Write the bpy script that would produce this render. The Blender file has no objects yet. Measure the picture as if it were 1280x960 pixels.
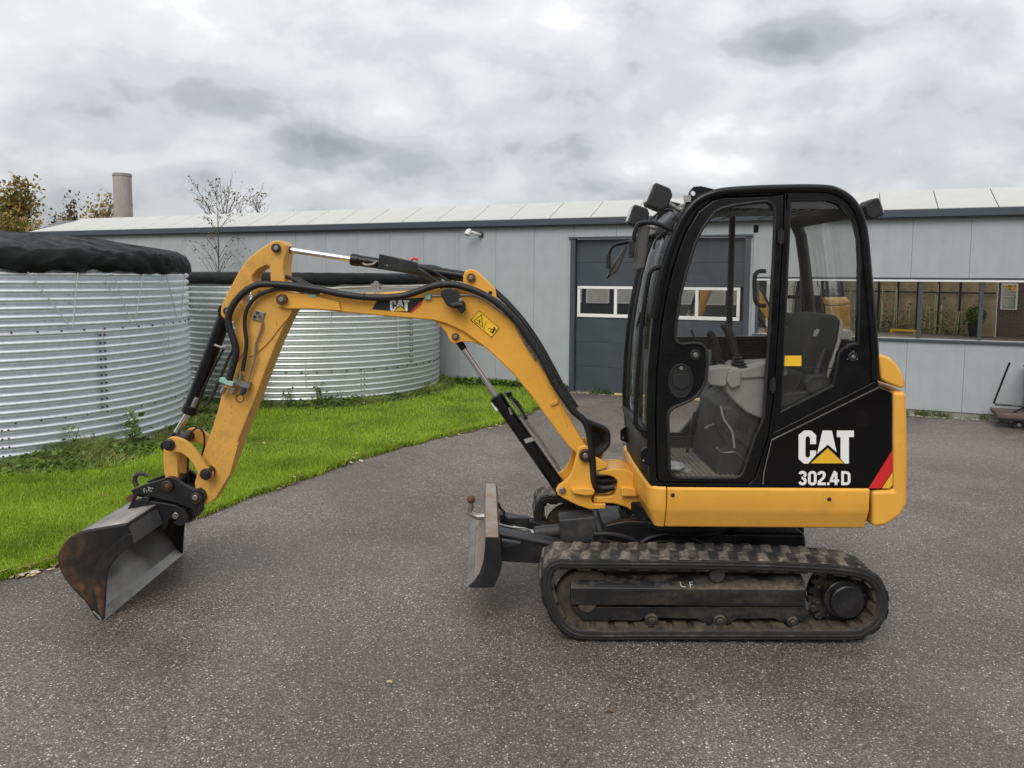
import bpy, bmesh, math, random
import numpy as np
from mathutils import Vector, Matrix, noise as mnoise
random.seed(7); rng = np.random.default_rng(7)
S = bpy.context.scene
COL = S.collection
R = math.radians

# ------------------------------------------------------------------ camera
FPX, CY, PITCH, ROLL, HC = 950.0, 425.0, math.atan(77/950.0), 0.007, 1.903
r0 = Vector((1, 0, 0)); f0 = Vector((0, math.cos(PITCH), -math.sin(PITCH))); u0 = r0.cross(f0)
XC = r0*math.cos(ROLL) + u0*math.sin(ROLL); YC = -r0*math.sin(ROLL) + u0*math.cos(ROLL)
cam = bpy.data.objects.new("camera", bpy.data.cameras.new("camera")); COL.objects.link(cam)
M = Matrix((XC, YC, -f0)).transposed().to_4x4(); M.translation = (0, 0, HC); cam.matrix_world = M
cam.data.sensor_width = 36; cam.data.lens = FPX/1280*36; cam.data.shift_y = -(480-CY)/1280
cam.data.clip_start = .05; cam.data.clip_end = 3000
S.camera = cam

# ------------------------------------------------------------------ light
SUN_EL, SUN_ROT = R(48), R(200)
W = bpy.data.worlds.new("World"); S.world = W; W.use_nodes = True
def build_world():
    nt = W.node_tree; N = nt.nodes; L = nt.links; N.clear()
    out = N.new("ShaderNodeOutputWorld"); bg = N.new("ShaderNodeBackground"); bg.inputs[1].default_value = .1
    sky = N.new("ShaderNodeTexSky"); sky.sky_type = 'NISHITA'; sky.sun_disc = False
    sky.sun_elevation = SUN_EL; sky.sun_rotation = SUN_ROT
    tc = N.new("ShaderNodeTexCoord"); sep = N.new("ShaderNodeSeparateXYZ"); L.new(tc.outputs['Generated'], sep.inputs[0])
    def math_(op, a, b=None):
        n = N.new("ShaderNodeMath"); n.operation = op
        for i, v in enumerate((a, b)):
            if v is None: continue
            if isinstance(v, (int, float)): n.inputs[i].default_value = v
            else: L.new(v, n.inputs[i])
        return n.outputs[0]
    z = math_('ADD', math_('MAXIMUM', sep.outputs[2], 0.0), .34)
    cmb = N.new("ShaderNodeCombineXYZ")
    L.new(math_('DIVIDE', sep.outputs[0], z), cmb.inputs[0]); L.new(math_('DIVIDE', sep.outputs[1], z), cmb.inputs[1]); L.new(math_('MULTIPLY', sep.outputs[2], 1.6), cmb.inputs[2])
    def noise(scale, detail, off, dist=0., rough=.5):
        mp = N.new("ShaderNodeMapping"); mp.inputs[1].default_value = off; L.new(cmb.outputs[0], mp.inputs[0])
        n = N.new("ShaderNodeTexNoise"); n.inputs['Scale'].default_value = scale; n.inputs['Detail'].default_value = detail
        n.inputs['Roughness'].default_value = rough; n.inputs['Distortion'].default_value = dist
        L.new(mp.outputs[0], n.inputs['Vector']); return n.outputs[0]
    def ramp(v, stops):
        n = N.new("ShaderNodeValToRGB"); e = n.color_ramp.elements
        while len(e) < len(stops): e.new(.5)
        for k, (p, c) in zip(e, stops): k.position = p; k.color = (*c, 1) if len(c) == 3 else (c[0], c[0], c[0], 1)
        n.color_ramp.interpolation = 'EASE'; L.new(v, n.inputs[0]); return n.outputs[0]
    def bank(d, wide, high, amount):
        """a cloud bank round direction d: soft lens-shaped bias"""
        d = Vector(d).normalized(); rt = Vector((d.y, -d.x, 0)).normalized(); up = rt.cross(d)
        def dot(v):
            n = N.new("ShaderNodeVectorMath"); n.operation = 'DOT_PRODUCT'; n.inputs[1].default_value = v; L.new(tc.outputs['Generated'], n.inputs[0]); return n.outputs['Value']
        a = math_('DIVIDE', dot(rt), wide); b = math_('DIVIDE', dot(up), high)
        r2 = math_('ADD', math_('MULTIPLY', a, a), math_('MULTIPLY', b, b))
        m = math_('MULTIPLY', math_('MAXIMUM', math_('SUBTRACT', 1., r2), 0.), math_('GREATER_THAN', dot(d), 0.))
        return math_('MULTIPLY', math_('MULTIPLY', m, m), amount)
    def skyd(px, py): return f0 + XC*((px-640)/FPX) + YC*((CY-py)/FPX)
    def vadd(v, off):
        n = N.new("ShaderNodeVectorMath"); n.operation = 'ADD'; n.inputs[1].default_value = off; L.new(v, n.inputs[0]); return n.outputs[0]
    def tex(vec, scale, detail, rough=.5, dist=0.):
        n = N.new("ShaderNodeTexNoise"); n.inputs['Scale'].default_value = scale; n.inputs['Detail'].default_value = detail
        n.inputs['Roughness'].default_value = rough; n.inputs['Distortion'].default_value = dist; L.new(vec, n.inputs['Vector']); return n.outputs[0]
    wn = None
    def density(vec, det):
        n = math_('ABSOLUTE', math_('SUBTRACT', tex(vec, 6.2, 2), .5))     # rounded heaps with creases between
        d = math_('ADD', math_('MULTIPLY', tex(vec, 2.2, 3), .55), math_('MULTIPLY', tex(vec, 7.5, det, .58, .2), .44))
        return math_('ADD', math_('SUBTRACT', d, .018), math_('MULTIPLY', n, .30))
    sq = N.new("ShaderNodeMapping"); sq.inputs[1].default_value = (4.2, 1.1, .35); sq.inputs[3].default_value = (1, 1, 1.7); L.new(tc.outputs['Generated'], sq.inputs[0]); P0 = sq.outputs[0]
    bias = None
    for px, py, w, h, am in ((190, 105, .20, .055, .10), (390, 185, .10, .045, .14), (520, 215, .12, .04, .09), (1000, 52, .11, .045, .17), (1190, 130, .24, .10, .07),
                             (80, 160, .14, .04, .08), (90, 30, .18, .05, -.02), (260, 190, .07, .035, -.07), (455, 150, .10, .04, -.09), (850, 212, .17, .034, -.11), (700, 60, .25, .08, -.05), (640, 190, .08, .03, .04)):
        k = bank(skyd(px, py), w, h, am*1.25); bias = k if bias is None else math_('ADD', bias, k)
    d0 = math_('ADD', density(P0, 8), bias); d1 = math_('ADD', density(vadd(P0, (0, -.01, .055)), 4), bias)
    lit = math_('MULTIPLY', math_('SUBTRACT', d0, d1), 1.0)         # tops towards the light paler, undersides greyer
    v = math_('ADD', math_('SUBTRACT', 1.0, d0), lit)
    base = ramp(v, [(.31, (.30, .312, .335)), (.41, (.42, .434, .456)), (.49, (.56, .572, .59)), (.57, (.67, .678, .69)), (.70, (.92, .92, .92))])
    mul = N.new("ShaderNodeMix"); mul.data_type = 'RGBA'; mul.blend_type = 'MULTIPLY'; mul.inputs[0].default_value = 1
    L.new(base, mul.inputs[6]); mul.inputs[7].default_value = (1, 1, 1, 1)
    gain = N.new("ShaderNodeMix"); gain.data_type = 'RGBA'; gain.blend_type = 'MULTIPLY'; gain.inputs[0].default_value = 1
    L.new(mul.outputs[2], gain.inputs[6])
    cb = N.new("ShaderNodeCombineColor"); g = math_('ADD', 6.6, math_('MULTIPLY', math_('MAXIMUM', sep.outputs[2], 0.), 6.0))
    for i in range(3): L.new(g, cb.inputs[i])
    L.new(cb.outputs[0], gain.inputs[7])
    mx = N.new("ShaderNodeMix"); mx.data_type = 'RGBA'; mx.inputs[0].default_value = .95
    L.new(sky.outputs[0], mx.inputs[6]); L.new(gain.outputs[2], mx.inputs[7])
    L.new(mx.outputs[2], bg.inputs[0]); L.new(bg.outputs[0], out.inputs[0])
build_world()
sun = bpy.data.objects.new("sun", bpy.data.lights.new("sun", 'SUN')); COL.objects.link(sun)
sun.data.energy = 1.3; sun.data.angle = R(40); sun.data.color = (1, .96, .9)
# the sun stands to the south, behind the camera's left shoulder
sd = Vector((math.sin(SUN_ROT)*math.cos(SUN_EL), math.cos(SUN_ROT)*math.cos(SUN_EL), math.sin(SUN_EL)))
sun.rotation_euler = (-sd).to_track_quat('-Z', 'Y').to_euler(); sun.location = (-3, -6, 12)
S.view_settings.view_transform = 'Standard'; S.view_settings.look = 'None'
S.view_settings.exposure = 0.64; S.view_settings.gamma = 1
S.render.engine = 'CYCLES'
S.cycles.use_denoising = True
S.cycles.max_bounces = 10; S.cycles.transparent_max_bounces = 16

# ------------------------------------------------------------------ helpers
def ray(px, py): return f0 + XC*((px-640)/FPX) + YC*((CY-py)/FPX)
def onY(px, py, Y):
    d = ray(px, py); t = Y/d.y; return Vector((d.x*t, Y, HC+d.z*t))
def onZ(px, py, Z=0.):
    d = ray(px, py); t = (Z-HC)/d.z; return Vector((d.x*t, d.y*t, Z))
def PX(pts, Y): return [(p.x, p.z) for p in (onY(a, b, Y) for a, b in pts)]
def CR(pts, n=6, closed=True):
    P = [Vector(p) for p in pts]; out = []; m = len(P)
    rngk = range(m) if closed else range(m-1)
    for i in rngk:
        g = (lambda k: P[k % m]) if closed else (lambda k: P[min(max(k, 0), m-1)])
        a, b, c, d = g(i-1), g(i), g(i+1), g(i+2)
        for j in range(n):
            t = j/n
            out.append(.5*((2*b)+(c-a)*t+(2*a-5*b+4*c-d)*t*t+(3*b-a-3*c+d)*t**3))
    if not closed: out.append(P[-1])
    return out
def CR2(pts, n=6, closed=True): return [tuple(p) for p in CR(pts, n, closed)]
def arc(cx, cz, r, a0, a1, n=12): return [(cx+r*math.cos(R(a0+(a1-a0)*i/n)), cz+r*math.sin(R(a0+(a1-a0)*i/n))) for i in range(n+1)]

WM = {}
def setp(o, label=None, cat=None, group=None, kind=None):
    for k, v in (('label', label), ('category', cat), ('group', group), ('kind', kind)):
        if v: o[k] = v
    return o
def parent(o, p):
    if p is not None:
        o.parent = p; o.matrix_parent_inverse = WM[p.name].inverted()
def empty(name, loc=(0, 0, 0), rz=0., **k):
    o = bpy.data.objects.new(name, None); COL.objects.link(o); o.empty_display_size = .2
    o.location = loc; o.rotation_euler = (0, 0, rz)
    WM[o.name] = Matrix.Translation(loc) @ Matrix.Rotation(rz, 4, 'Z'); return setp(o, **k)
def link(name, bm, mat, par=None, smooth=35, bevel=0., seg=2, world=None, recalc=True, **k):
    """one mesh object out of bm, origin at its middle; world: matrix from bm coordinates to the scene"""
    if recalc: bmesh.ops.recalc_face_normals(bm, faces=bm.faces)
    if world is not None: bm.transform(world)
    co = [v.co for v in bm.verts]
    c = Vector([(min(v[i] for v in co)+max(v[i] for v in co))/2 for i in range(3)])
    bm.transform(Matrix.Translation(-c))
    me = bpy.data.meshes.new(name); bm.to_mesh(me); bm.free()
    for m in (mat if isinstance(mat, (list, tuple)) else [mat]): me.materials.append(m)
    if smooth is not None:
        me.shade_smooth(); me.set_sharp_from_angle(angle=R(smooth))
    o = bpy.data.objects.new(name, me); COL.objects.link(o); o.location = c
    WM[o.name] = Matrix.Translation(c)
    parent(o, par)
    if bevel:
        b = o.modifiers.new("bevel", 'BEVEL'); b.width = bevel; b.segments = seg; b.limit_method = 'ANGLE'; b.angle_limit = R(40)
        b.harden_normals = True
    return setp(o, **k)
def a_prism(bm, pts, y0, y1, holes=()):
    """XZ outline (with holes) run from y0 to y1"""
    if holes:
        edges = []
        for lp in [pts]+list(holes):
            vs = [bm.verts.new((x, y0, z)) for x, z in lp]
            edges += [bm.edges.new((vs[i], vs[(i+1) % len(vs)])) for i in range(len(vs))]
        r = bmesh.ops.triangle_fill(bm, use_beauty=True, use_dissolve=False, edges=edges)
        fs = [g for g in r['geom'] if isinstance(g, bmesh.types.BMFace)]
    else:
        fs = [bm.faces.new([bm.verts.new((x, y0, z)) for x, z in pts])]
    e = bmesh.ops.extrude_face_region(bm, geom=fs, use_keep_orig=True)
    vs = [g for g in e['geom'] if isinstance(g, bmesh.types.BMVert)]
    bmesh.ops.translate(bm, vec=(0, y1-y0, 0), verts=vs)
def prism(name, pts, y0, y1, mat, par=None, holes=(), bevel=.004, **k):
    bm = bmesh.new(); a_prism(bm, pts, y0, y1, holes); return link(name, bm, mat, par, bevel=bevel, **k)
def a_box(bm, c, s, rot=None):
    m = Matrix.Translation(c) @ (rot.to_4x4() if rot else Matrix.Identity(4)) @ Matrix.Diagonal((*s, 1))
    bmesh.ops.create_cube(bm, size=1, matrix=m)
def box(name, c, s, mat, par=None, rot=None, bevel=.004, **k):
    bm = bmesh.new(); a_box(bm, c, s, rot); return link(name, bm, mat, par, bevel=bevel, **k)
def a_tube(bm, pts, rad, n=10, cap=True):
    P = [Vector(p) for p in pts]; m = len(P)
    rads = rad if isinstance(rad, (list, tuple)) else [rad]*m
    T = [(P[min(i+1, m-1)]-P[max(i-1, 0)]).normalized() for i in range(m)]
    nv = T[0].orthogonal().normalized(); rings = []
    for i in range(m):
        nv = (nv - T[i]*nv.dot(T[i])); nv = nv.normalized() if nv.length > 1e-6 else T[i].orthogonal().normalized()
        b = T[i].cross(nv)
        rings.append([bm.verts.new(P[i]+(nv*math.cos(2*math.pi*j/n)+b*math.sin(2*math.pi*j/n))*rads[i]) for j in range(n)])
    for i in range(m-1):
        for j in range(n): bm.faces.new((rings[i][j], rings[i][(j+1) % n], rings[i+1][(j+1) % n], rings[i+1][j]))
    if cap: bm.faces.new(rings[0][::-1]); bm.faces.new(rings[-1])
def tube(name, pts, rad, mat, par=None, n=10, smooth_path=0, **k):
    if smooth_path: pts = CR(pts, smooth_path, False)
    bm = bmesh.new(); a_tube(bm, pts, rad, n); return link(name, bm, mat, par, **k)
def a_cyl(bm, p0, p1, r, n=24, ch=0.):
    p0, p1 = Vector(p0), Vector(p1); d = (p1-p0).normalized()
    if ch: a_tube(bm, [p0, p0+d*1e-4, p0+d*ch, p1-d*ch, p1-d*1e-4, p1], [r-ch, r-ch, r, r, r-ch, r-ch], n)
    else: a_tube(bm, [p0, p1], r, n)
def cyl(name, p0, p1, r, mat, par=None, n=24, ch=.003, **k):
    bm = bmesh.new(); a_cyl(bm, p0, p1, r, n, ch); return link(name, bm, mat, par, **k)
def ypin(bm, px, py, Yref, y0, y1, r, n=20, ch=.003):
    p = onY(px, py, Yref); a_cyl(bm, (p.x, y0, p.z), (p.x, y1, p.z), r, n, ch)
def pins(name, specs, mat, par, **k):
    for a in specs:
        bm = bmesh.new(); ypin(bm, *a); link(name, bm, mat, par, **k)
def mesh_np(name, V, Fc, mat, par=None, smooth=False, mats=None, **k):
    """V (n,3), Fc (m,k) of one face size"""
    me = bpy.data.meshes.new(name); n, m, q = len(V), len(Fc), Fc.shape[1]
    me.vertices.add(n); me.vertices.foreach_set('co', np.ascontiguousarray(V, np.float32).ravel())
    me.loops.add(m*q); me.loops.foreach_set('vertex_index', np.ascontiguousarray(Fc, np.int32).ravel())
    me.polygons.add(m); me.polygons.foreach_set('loop_start', np.arange(0, m*q, q, dtype=np.int32))
    for mm in (mat if isinstance(mat, (list, tuple)) else [mat]): me.materials.append(mm)
    if mats is not None: me.polygons.foreach_set('material_index', np.asarray(mats, np.int32))
    me.update(calc_edges=True); me.validate()
    if smooth: me.shade_smooth()
    o = bpy.data.objects.new(name, me); COL.objects.link(o); WM[o.name] = Matrix.Identity(4); parent(o, par)
    return setp(o, **k)

# ------------------------------------------------------------------ materials
def NT(name):
    m = bpy.data.materials.new(name); m.use_nodes = True; nt = m.node_tree
    return m, nt, nt.nodes['Principled BSDF']
def nz(nt, scale, detail=4, rough=.55, coord='Object', dist=0., sc3=None):
    tc = nt.nodes.new("ShaderNodeTexCoord"); n = nt.nodes.new("ShaderNodeTexNoise")
    n.inputs['Scale'].default_value = scale; n.inputs['Detail'].default_value = detail
    n.inputs['Roughness'].default_value = rough; n.inputs['Distortion'].default_value = dist
    v = tc.outputs[coord]
    if sc3:
        mp = nt.nodes.new("ShaderNodeMapping"); mp.inputs[3].default_value = sc3; nt.links.new(v, mp.inputs[0]); v = mp.outputs[0]
    nt.links.new(v, n.inputs['Vector']); return n.outputs[0]
def rampn(nt, v, stops, interp='LINEAR'):
    n = nt.nodes.new("ShaderNodeValToRGB"); e = n.color_ramp.elements; n.color_ramp.interpolation = interp
    while len(e) < len(stops): e.new(.5)
    for k, (p, c) in zip(e, stops):
        k.position = p; k.color = (*c, 1) if isinstance(c, tuple) else (c, c, c, 1)
    nt.links.new(v, n.inputs[0]); return n.outputs[0]
def mixn(nt, f, a, b, mode='MIX'):
    n = nt.nodes.new("ShaderNodeMix"); n.data_type = 'RGBA'; n.blend_type = mode
    for i, v in ((0, f), (6, a), (7, b)):
        if isinstance(v, (int, float)): n.inputs[i].default_value = v
        elif isinstance(v, tuple): n.inputs[i].default_value = (*v, 1)
        else: nt.links.new(v, n.inputs[i])
    return n.outputs[2]
def bumpn(nt, p, h, strength, dist=.01):
    b = nt.nodes.new("ShaderNodeBump"); b.inputs['Strength'].default_value = strength; b.inputs['Distance'].default_value = dist
    nt.links.new(h, b.inputs['Height']); nt.links.new(b.outputs[0], p.inputs['Normal'])
def mat(name, col, rough=.5, metal=0., dirt=None, amt=.35, dscale=6., var=.08, bump=.0, bscale=60., coat=0., spec=.5, streak=None, chips=None):
    m, nt, p = NT(name)

    v = rampn(nt, nz(nt, 4, 6), [(.3, 1-2*var), (.7, 1.)])
    c = mixn(nt, 1., col, v, 'MULTIPLY')
    if dirt:
        f = rampn(nt, nz(nt, dscale, 8, .65, sc3=streak), [(.62-amt*.5, 0.), (.80-amt*.3, min(1., .25+amt*1.5))])
        c = mixn(nt, f, c, dirt)
    if chips:
        c = mixn(nt, rampn(nt, nz(nt, chips[0], 4, .7, dist=.8), [(chips[1], 0.), (chips[1]+.025, .9)]), c, chips[2])
    nt.links.new(c, p.inputs['Base Color'])
    rr = rampn(nt, nz(nt, 9, 5), [(.3, max(rough-.10, .02)), (.7, min(rough+.12, 1))]); nt.links.new(rr, p.inputs['Roughness'])
    p.inputs['Metallic'].default_value = metal; p.inputs['Coat Weight'].default_value = coat
    p.inputs['Coat Roughness'].default_value = .08; p.inputs['Specular IOR Level'].default_value = spec
    if bump: bumpn(nt, p, nz(nt, bscale, 4), bump)
    return m
YEL = mat("yellow_paint", (.80, .405, .060), .30, dirt=(.34, .20, .06), amt=.10, dscale=5, var=.06, bump=.03, bscale=250, spec=.4, chips=(26, .715, (.13, .075, .03)))
YELW = mat("worn_yellow_paint", (.69, .37, .08), .46, dirt=(.24, .135, .05), amt=.20, dscale=9, var=.10, bump=.08, bscale=120, spec=.3, chips=(34, .66, (.12, .06, .03)))
BLK = mat("black_paint", (.006, .006, .0065), .26, dirt=(.03, .029, .027), amt=.04, var=.1, spec=.32)
BLKG = mat("gloss_black_panel", (.003, .003, .0035), .12, var=.1, spec=.35)
BLKM = mat("dusty_black_steel", (.010, .0105, .012), .42, dirt=(.07, .06, .048), amt=.16, dscale=7, var=.15, bump=.05)
RUB = mat("rubber", (.010, .010, .010), .6, dirt=(.04, .036, .03), amt=.1, dscale=14, var=.15)
HOSE = mat("hose_rubber", (.009, .009, .010), .45, dirt=(.03, .028, .025), amt=.15, dscale=20, var=.15, bump=.25, bscale=260)
PLAS = mat("black_plastic", (.011, .011, .012), .55, var=.12, bump=.08, bscale=300)
GREYP = mat("grey_plastic", (.34, .33, .305), .55, dirt=(.13, .115, .09), amt=.2, dscale=7, var=.1, bump=.05, bscale=300)
DGREY = mat("dark_grey_plastic", (.032, .032, .033), .6, dirt=(.12, .11, .09), amt=.2, var=.12)
FABR = mat("seat_fabric", (.028, .028, .03), .85, var=.2, bump=.3, bscale=500)
CHROME = mat("chrome", (.72, .72, .72), .13, 1.0, var=.05)
STEEL = mat("dull_steel", (.38, .37, .35), .42, .9, dirt=(.16, .11, .07), amt=.25, dscale=14, var=.15)
PIN = mat("greasy_pin", (.075, .06, .05), .45, .6, dirt=(.02, .018, .016), amt=.4, dscale=22, var=.2, bump=.1)
RUST = mat("rusty_bolt", (.17, .075, .04), .8, .2, dirt=(.05, .03, .02), amt=.35, dscale=25, var=.25, bump=.2)
MINT = mat("mint_clamp", (.30, .50, .42), .5, var=.1)
WHITE = mat("white_print", (.82, .82, .80), .45, var=.03)
RED = mat("red_print", (.62, .02, .02), .4, var=.04)
LOGOY = mat("yellow_print", (.80, .46, .03), .4, var=.03)
STKY = mat("yellow_sticker", (.85, .52, .02), .45, var=.03)
PBLK = mat("black_print", (.012, .012, .012), .45, var=.05)
def track_mat(name, c0, c1, u0_, u1_):
    m, nt, p = NT(name)
    n1 = rampn(nt, nz(nt, 7, 8, .65), [(c0, 0.), (c1, 1.)]); n2 = rampn(nt, nz(nt, 45, 4), [(.35, .3), (.65, 1.)])
    geo = nt.nodes.new("ShaderNodeNewGeometry"); sp = nt.nodes.new("ShaderNodeSeparateXYZ"); nt.links.new(geo.outputs['Normal'], sp.inputs[0])
    up = rampn(nt, sp.outputs[2], [(.3, u0_), (.9, u1_)])    # dried mud lies on what faces up
    f = mixn(nt, 1., mixn(nt, 1., n1, n2, 'MULTIPLY'), up, 'MULTIPLY')
    nt.links.new(mixn(nt, f, (.013, .0128, .0125), (.23, .20, .16)), p.inputs['Base Color'])
    p.inputs['Roughness'].default_value = .8; bumpn(nt, p, nz(nt, 60, 6), .35, .004); return m
TRACK = track_mat("muddy_track_rubber", .44, .62, .06, .45)
LUGM = track_mat("dusty_track_lug", .35, .53, .10, .95)
def frame_mat():
    m, nt, p = NT("muddy_frame_paint")
    n1 = rampn(nt, nz(nt, 5, 8, .7, sc3=(.6, 1, 2.2)), [(.44, 0.), (.60, 1.)]); n2 = rampn(nt, nz(nt, 38, 5), [(.3, .25), (.62, 1.)])
    geo = nt.nodes.new("ShaderNodeNewGeometry"); sp = nt.nodes.new("ShaderNodeSeparateXYZ"); nt.links.new(geo.outputs['Normal'], sp.inputs[0])
    up = rampn(nt, sp.outputs[2], [(.15, .22), (.6, .95)])
    f = mixn(nt, 1., mixn(nt, 1., n1, n2, 'MULTIPLY'), up, 'MULTIPLY')
    nt.links.new(mixn(nt, f, (.010, .0105, .012), (.15, .118, .08)), p.inputs['Base Color'])
    nt.links.new(rampn(nt, f, [(0., .35), (.6, .9)]), p.inputs['Roughness']); return m
FRAME = frame_mat()
def inner_mat():
    m, nt, p = NT("earthy_belt_inside")
    nt.links.new(rampn(nt, nz(nt, 12, 7, .65), [(.3, (.022, .019, .016)), (.55, (.075, .06, .043)), (.75, (.15, .12, .082))]), p.inputs['Base Color'])
    p.inputs['Roughness'].default_value = .9; bumpn(nt, p, nz(nt, 60, 5), .3, .004); return m
BELTIN = inner_mat()
def bucket_mat():
    m, nt, p = NT("bucket_steel")
    tc = nt.nodes.new("ShaderNodeTexCoord"); sx = nt.nodes.new("ShaderNodeSeparateXYZ"); nt.links.new(tc.outputs['Object'], sx.inputs[0])
    ad = nt.nodes.new("ShaderNodeMath"); ad.operation = 'MULTIPLY_ADD'; ad.inputs[1].default_value = -1.3; nt.links.new(sx.outputs[0], ad.inputs[0]); nt.links.new(nz(nt, 5, 8, .65), ad.inputs[2])
    a = rampn(nt, ad.outputs[0], [(.44, (.010, .010, .011)), (.58, (.028, .021, .018)), (.70, (.08, .043, .026)), (.85, (.21, .112, .05))])   # paint gone and rusted towards the heel
    b = rampn(nt, nz(nt, 22, 6, .6), [(.35, .6), (.65, 1.1)])
    nt.links.new(mixn(nt, 1., a, b, 'MULTIPLY'), p.inputs['Base Color']); p.inputs['Roughness'].default_value = .55
    p.inputs['Metallic'].default_value = .2; bumpn(nt, p, nz(nt, 50, 6), .25, .004); return m
BUCK = bucket_mat()
BRIGHT = mat("scoured_steel", (.34, .33, .315), .42, .55, dirt=(.12, .105, .09), amt=.22, dscale=5, var=.18, bump=.05, streak=(1, .3, 1))
BLADEF = mat("scoured_rusty_steel", (.36, .31, .27), .55, .35, dirt=(.22, .12, .06), amt=.32, dscale=6, var=.15, bump=.1)
def glass_mat(name, tint, cap=.3, rough=.0, smear=.0):
    m = bpy.data.materials.new(name); m.use_nodes = True; nt = m.node_tree; nt.nodes.clear()
    o = nt.nodes.new("ShaderNodeOutputMaterial"); mx = nt.nodes.new("ShaderNodeMixShader")
    t = nt.nodes.new("ShaderNodeBsdfTransparent"); t.inputs[0].default_value = (*tint, 1)
    g = nt.nodes.new("ShaderNodeBsdfGlossy"); g.inputs['Roughness'].default_value = rough
    lw = nt.nodes.new("ShaderNodeFresnel"); lw.inputs[0].default_value = 1.5
    ad = nt.nodes.new("ShaderNodeMath"); ad.operation = 'MINIMUM'; ad.inputs[1].default_value = cap
    nt.links.new(lw.outputs[0], ad.inputs[0]); nt.links.new(ad.outputs[0], mx.inputs[0]); nt.links.new(t.outputs[0], mx.inputs[1])
    nt.links.new(g.outputs[0], mx.inputs[2]); last = mx.outputs[0]
    if smear:
        d = nt.nodes.new("ShaderNodeBsdfDiffuse"); d.inputs[0].default_value = (.45, .44, .42, 1)
        m2 = nt.nodes.new("ShaderNodeMixShader"); fz = rampn(nt, nz(nt, 5, 6, .6), [(.35, smear*.4), (.75, smear*1.6)])
        nt.links.new(fz, m2.inputs[0]); nt.links.new(last, m2.inputs[1]); nt.links.new(d.outputs[0], m2.inputs[2]); last = m2.outputs[0]
    nt.links.new(last, o.inputs[0]); return m
GLASS = glass_mat("cab_glass", (.99, .995, .99), .3, 0., .009)
GLASSD = glass_mat("tinted_cab_glass", (.965, .975, .97), .2, 0., .011)
def pane_mat():
    m = bpy.data.materials.new("solar_glass"); m.use_nodes = True; nt = m.node_tree; nt.nodes.clear()
    o = nt.nodes.new("ShaderNodeOutputMaterial"); mx = nt.nodes.new("ShaderNodeMixShader"); mx.inputs[0].default_value = .72
    t = nt.nodes.new("ShaderNodeBsdfDiffuse"); t.inputs[0].default_value = (.012, .012, .013, 1)
    g = nt.nodes.new("ShaderNodeBsdfGlossy"); g.inputs['Roughness'].default_value = .0; g.inputs['Color'].default_value = (.95, .93, .88, 1)
    bp = nt.nodes.new("ShaderNodeBump"); bp.inputs['Strength'].default_value = .02; bp.inputs['Distance'].default_value = .02
    nt.links.new(nz(nt, .8, 2), bp.inputs['Height']); nt.links.new(bp.outputs[0], g.inputs['Normal'])
    nt.links.new(t.outputs[0], mx.inputs[1]); nt.links.new(g.outputs[0], mx.inputs[2]); nt.links.new(mx.outputs[0], o.inputs[0]); return m
PANE = pane_mat()

# ------------------------------------------------------------------ ground
def asphalt_mat():
    m, nt, p = NT("chip_seal_asphalt")
    tc = nt.nodes.new("ShaderNodeTexCoord")
    def vor(scale):
        v = nt.nodes.new("ShaderNodeTexVoronoi"); v.inputs['Scale'].default_value = scale; nt.links.new(tc.outputs['Object'], v.inputs['Vector']); return v
    v1, v2, v3 = vor(140), vor(66), vor(260)
    big, mid, stain = nz(nt, .42, 6, .6), nz(nt, 2.2, 5, .6), nz(nt, .9, 7, .62, dist=.6)
    sepc = nt.nodes.new("ShaderNodeSeparateColor"); nt.links.new(v1.outputs['Color'], sepc.inputs[0])
    # every stone chip gets a tone of its own: most dark, some reddish, a few pale
    chip = rampn(nt, sepc.outputs[0], [(.0, (.058, .051, .046)), (.34, (.100, .088, .080)), (.56, (.145, .126, .114)), (.78, (.195, .171, .153)), (.93, (.30, .272, .246)), (.982, (.56, .53, .48))], 'CONSTANT')
    c = mixn(nt, 1., chip, rampn(nt, v1.outputs['Distance'], [(.30, 1.), (.65, .55)]), 'MULTIPLY')
    s2 = nt.nodes.new("ShaderNodeSeparateColor"); nt.links.new(v2.outputs['Color'], s2.inputs[0])
    pick = mixn(nt, 1., rampn(nt, s2.outputs[1], [(.895, 0.), (.90, 1.)]), rampn(nt, v2.outputs['Distance'], [(.20, 1.), (.29, 0.)]), 'MULTIPLY')
    c = mixn(nt, pick, c, mixn(nt, s2.outputs[2], (.64, .60, .53), (.40, .32, .25)))
    c = mixn(nt, rampn(nt, mid, [(.3, .05), (.7, .32)]), c, (.142, .121, .108))
    # redder chippings towards the hall
    sy = nt.nodes.new("ShaderNodeSeparateXYZ"); nt.links.new(tc.outputs['Object'], sy.inputs[0])
    yy = nt.nodes.new("ShaderNodeMath"); yy.operation = 'MULTIPLY_ADD'; yy.inputs[1].default_value = .05; nt.links.new(sy.outputs[1], yy.inputs[0]); nt.links.new(big, yy.inputs[2])
    c = mixn(nt, 1., c, rampn(nt, yy.outputs[0], [(.70, (1.10, 1.06, 1.02)), (1.05, (1.34, 1.12, 1.04))]), 'MULTIPLY')
    c = mixn(nt, 1., c, rampn(nt, big, [(.3, 1.02), (.5, 1.2), (.7, 1.4)]), 'MULTIPLY')
    damp = rampn(nt, stain, [(.44, 1.), (.60, 0.)])
    c = mixn(nt, 1., c, rampn(nt, damp, [(0., 1.08), (1., .80)]), 'MULTIPLY')
    nt.links.new(c, p.inputs['Base Color'])
    nt.links.new(rampn(nt, damp, [(0., .60), (1., .42)]), p.inputs['Roughness']); p.inputs['Specular IOR Level'].default_value = .5
    bumpn(nt, p, mixn(nt, .5, v1.outputs['Distance'], v3.outputs['Distance']), .35, .005); nt.nodes['Bump'].invert = True; return m
ASPH = asphalt_mat()
bm = bmesh.new()
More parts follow.
